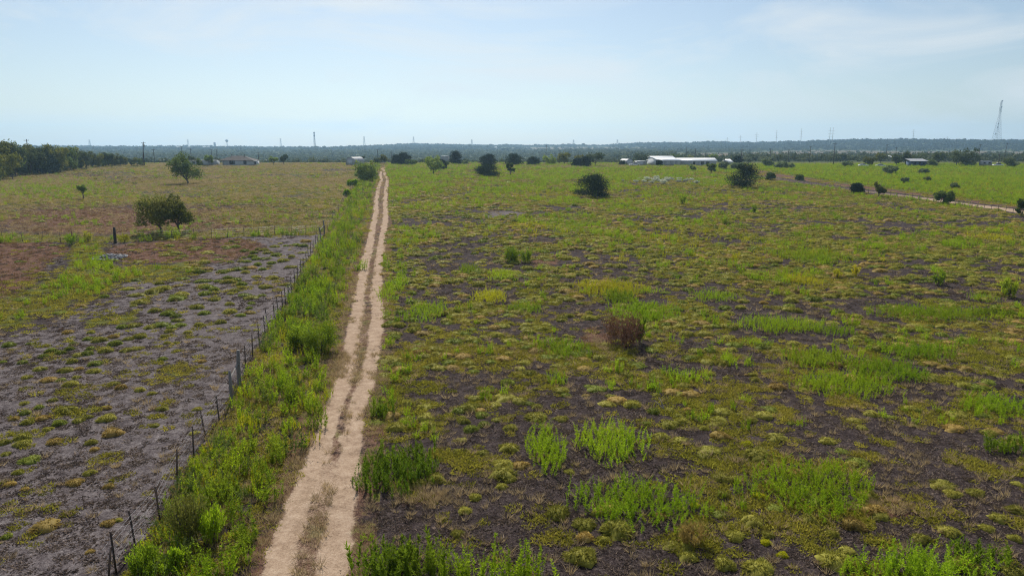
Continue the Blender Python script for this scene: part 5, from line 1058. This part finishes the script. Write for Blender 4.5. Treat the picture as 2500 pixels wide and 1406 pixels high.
bpart(e, 'door', 'white_wall', ((0, -1.18, 1.45), (.7, .05, 1.8))); wheels(e, (-.4, .5), -1.0, 1.0, .35); bpart(e, 'hitch', 'trim', ((L_ / 2 + .6, 0, .55), (1.2, .15, .12)))

# ------------------------------------------------------------------ poles, masts and towers
def upole(px, top, Y, label, lean=0.0, arm=True, trans=False, r=.17, name='utility_pole', base=None):
    P = at(px, Y); k = mpp(P); zt = P[2] + (float(proj(*P)[1]) - top) * k; h = zt - P[2]
    e = empty(name, P, 0, label, 'utility pole', 'utility poles'); MB().tube([(0, 0, -.3), (lean * h, 0, h)], [r * 1.15, r * .8], 8).build('pole', M['dark_wood'], e)
    if arm:
        o = MB().box((lean * h, -.15, h - .5), (2.2, .12, .14)).build('crossarm', M['dark_wood'], e)
        for xx in (-1, 0, 1): MB().tube([(lean * h + xx, -.15, h - .43), (lean * h + xx, -.15, h - .2)], .05, 6).build('insulator', M['steel'], o)
    if trans: MB().tube([(lean * h + .4, -.1, h - 2.4), (lean * h + .4, -.1, h - 1.4)], .28, 10).build('transformer', M['steel'], e)
    return e
upole(75, 342, 300, 'pole standing up through the dense tree row')
upole(349, 348, 352, 'leaning pole with a transformer at the end of the tree row', .12, trans=True, r=.22); upole(353, 352, 353, 'straighter pole right against the leaning one', .02, arm=False)
for px, tp, Y, lb in ((378, 365, 390, 'short pole right of the leaning pole'), (446, 358, 470, 'tall pole behind the lone pasture tree'), (468, 364, 420, 'pole behind the white mobile home'), (518, 365, 450, 'pole above the white flat-roofed shed'), (531, 366, 470, 'pole at the left eave of the hip-roofed house'),
    (632, 372, 420, 'thin pole right of the hip-roofed house'), (923, 365, 420, 'thin pole at the crest of the track'), (957, 371, 440, 'thin pole between the track and the first cedars'), (1333, 356, 460, 'pole above the pale bushy tree'), (1674, 361, 480, 'first pole behind the long white house'), (1697, 363, 460, 'second pole behind the long white house'), (1722, 371, 470, 'short pole behind the long white house'),
    (1809, 364, 372, 'dark pole beside the small gabled shed'), (1879, 363, 440, 'pole left of the dark rounded tree'), (1924, 366, 440, 'pole close left of the dark rounded tree'), (1976, 358, 470, 'pole right of the dark rounded tree'), (2034, 350, 372, 'tallest dark pole in the green field'), (2162, 353, 520, 'faint pole above the thin olive tree'), (2185, 360, 480, 'faint pole behind the dark grove'),
    (2388, 353, 470, 'pole right of the largest oak'), (2437, 376, 372, 'short dark pole behind the flatbed truck')): upole(px, tp, Y, lb)
upole(2449, 350, 480, 'leaning pole at the far right of the brown field', .10)
def hpole(px, top, Y, label, pair=False):
    P = at(px, Y); k = mpp(P); h = (float(proj(*P)[1]) - top) * k
    e = empty('transmission_pole', P, .25, label, 'transmission pole', 'transmission poles')
    for xx in ((-.5, .5) if pair else (0,)):
        xx *= 8 * k; MB().tube([(xx, 0, -1), (xx, 0, h)], [.7, .42], 8).build('pole', M['steel'], e)
        for f, w_ in ((.97, .35), (.83, 1.0), (.68, 1.0), (.52, .8)): MB().box((xx, 0, h * f), (10.5 * k * w_, .6, .4)).build('crossarm', M['steel'], e)
    return e
for i, (px, tp, Y, pr_) in enumerate(((1775, 336, 2700, 0), (1807, 331, 2500, 0), (1846, 325, 2350, 0), (1894, 320, 2250, 0), (1954, 315, 2150, 0), (2027, 313, 2050, 1), (2228, 317, 2150, 0), (2311, 334, 2600, 0))):
    hpole(px, tp, Y, 'far double steel pole with linked crossarms on the ridge' if pr_ else nth(i) + ' far transmission pole from the left on the right-hand ridge', bool(pr_))
def lattice(e, h, w0, w1, tw, mat, levels, rise=.0):
    legs = []
    for sx in (-1, 1):
        for sy in (-1, 1): MB().tube([(sx * w0 / 2, sy * w0 / 2, -1), (sx * w1 / 2, sy * w1 / 2, h)], tw, 4).build('leg', M[mat], e)
    mb = MB()
    for i in range(levels):
        t0, t1 = i / levels, (i + 1) / levels; a, b = (w0 + (w1 - w0) * t0) / 2, (w0 + (w1 - w0) * t1) / 2; z0, z1 = h * t0, h * t1
        for s_ in (-1, 1):
            mb.tube([(-a, s_ * a, z0), (b, s_ * b, z1)], tw * .55, 3, False); mb.tube([(a, s_ * a, z0), (-b, s_ * b, z1)], tw * .55, 3, False); mb.tube([(s_ * a, -a, z0), (s_ * b, b, z1)], tw * .55, 3, False)
            mb.tube([(-b, s_ * b, z1), (b, s_ * b, z1)], tw * .5, 3, False)
    mb.build('lattice_bracing', M[mat], e)
P = at(2432, 2350); k = mpp(P); h = (float(proj(*P)[1]) - 250) * k; e = empty('radio_mast', P, .3, 'tall lattice radio mast on the ridge at the right', 'mast')
lattice(e, h * .72, 15 * k, 2.4 * k, .4, 'steel', 14); 
m_ = MB()
for sx, sy in ((-1, -1), (1, -1), (1, 1), (-1, 1)): m_.tube([(sx * 1.6 * k, sy * 1.6 * k, h * .72), (sx * .9 * k, sy * .9 * k, h)], .7, 4)
m_.build('top_section', M['mast_red'], e)
for z_, x_ in ((1.0, .4), (.85, .2), (.45, -2.2), (.36, -3.4), (.20, -7.0)): MB().tube([(x_ * k, -1.5 * k, h * z_ - 1.4 * k), (x_ * k, -1.5 * k, h * z_ + 1.4 * k)], 1.7 * k if z_ > .8 else 1.2 * k, 10).build('antenna', M['mast_red'], e)
P = at(769, 2500); k = mpp(P); h = (float(proj(*P)[1]) - 325) * k; e = empty('cell_mast', P, 0, 'slender cell mast with knobbed top above the left ridge', 'mast')
lattice(e, h, 4.2 * k, 1.6 * k, .4, 'steel', 10); 
for f in (.99, .82): MB().tube([(0, 0, h * f - 1.6 * k), (0, 0, h * f + 1.6 * k)], 1.9 * k, 10).build('antenna', M['mast_red'], e)
for i, (px, tp) in enumerate(((220, 343), (460, 342), (686, 340), (890, 335), (1010, 336), (1152, 342), (1400, 343), (1507, 343))):
    P = at(px, 3250); k = mpp(P); h = (float(proj(*P)[1]) - tp) * k + 2; e = empty('lattice_pylon', P, .4, nth(i) + ' faint lattice pylon from the left along the skyline', 'pylon', 'lattice pylons on the skyline')
    lattice(e, h, 5 * k, 1.2 * k, .4, 'steel', 6)
    for f in (.96, .84, .72): MB().box((0, 0, h * f), (5.5 * k, .5, .5)).build('crossarm', M['steel'], e)
P = at(555, 2950); k = mpp(P); zt = (float(proj(*P)[1]) - 341) * k; e = empty('water_tower', P, 0, 'water tower with a bulbous tank above the left ridge', 'water tower')
MB().tube([(0, 0, -2), (0, 0, zt - 5 * k)], [1.0 * k, .8 * k], 12).build('stem', M['grey_wall'], e)
MB().tube([(0, 0, zt - 7 * k), (0, 0, zt - 5.2 * k), (0, 0, zt - 3.5 * k), (0, 0, zt - 1.5 * k), (0, 0, zt)], [1.0 * k, 2.9 * k, 3.6 * k, 2.8 * k, .6 * k], 16).build('tank', M['grey_wall'], e, True)
P = at(525, 2950); k = mpp(P); zt = (float(proj(*P)[1]) - 349) * k; e = empty('silo_tower', P, 0, 'dark blocky tower left of the water tower', 'tower')
MB().box((0, 0, zt / 2 - 1), (4 * k, 4 * k, zt + 2)).build('body', M['grey_wall'], e); MB().box((0, 0, zt + .3), (4.6 * k, 4.6 * k, .6)).build('cap', M['trim'], e)
for i, (px, Y, w_) in enumerate(((342, 2150, 12), (436, 2450, 8), (466, 2400, 14), (503, 2500, 15), (556, 2650, 16), (1128, 2300, 6), (1150, 2300, 8), (1210, 2300, 6), (2165, 520, 14))):
    P = at(px, Y); k = mpp(P); e = empty('far_barn', P, .1 * i, nth(i) + ' pale roofed barn from the left, far across the valley' if i < 8 else 'white roofed building behind the thin olive tree', 'barn', 'pale roofed barns far across the valley' if i < 8 else None); W = w_ * k; D = max(8, W * .35); H = 2.4 * k if i < 8 else 3
    gable_walls(e, W, D, H + (3 if i < 8 else 0), D * .12, 'white_wall', 'x'); gable_roof(e, W, D, H + (3 if i < 8 else 0), D * .12, .5, 'far_white', 'x')

# ------------------------------------------------------------------ the hazy air
hz = MB().box((0, 3150, 85), (13000, 7200, 250)); 
hm, ht = nodes('haze_air'); out = N(ht, 'ShaderNodeOutputMaterial'); pv = N(ht, 'ShaderNodeVolumePrincipled')
pv.inputs['Color'].default_value = (.47, .74, 1.0, 1); pv.inputs['Density'].default_value = .00015; pv.inputs['Anisotropy'].default_value = .45
ht.links.new(pv.outputs[0], out.inputs['Volume'])
o = hz.build('haze', hm); tag(o, 'pale blue haze hanging over the valley', 'haze', kind='stuff')
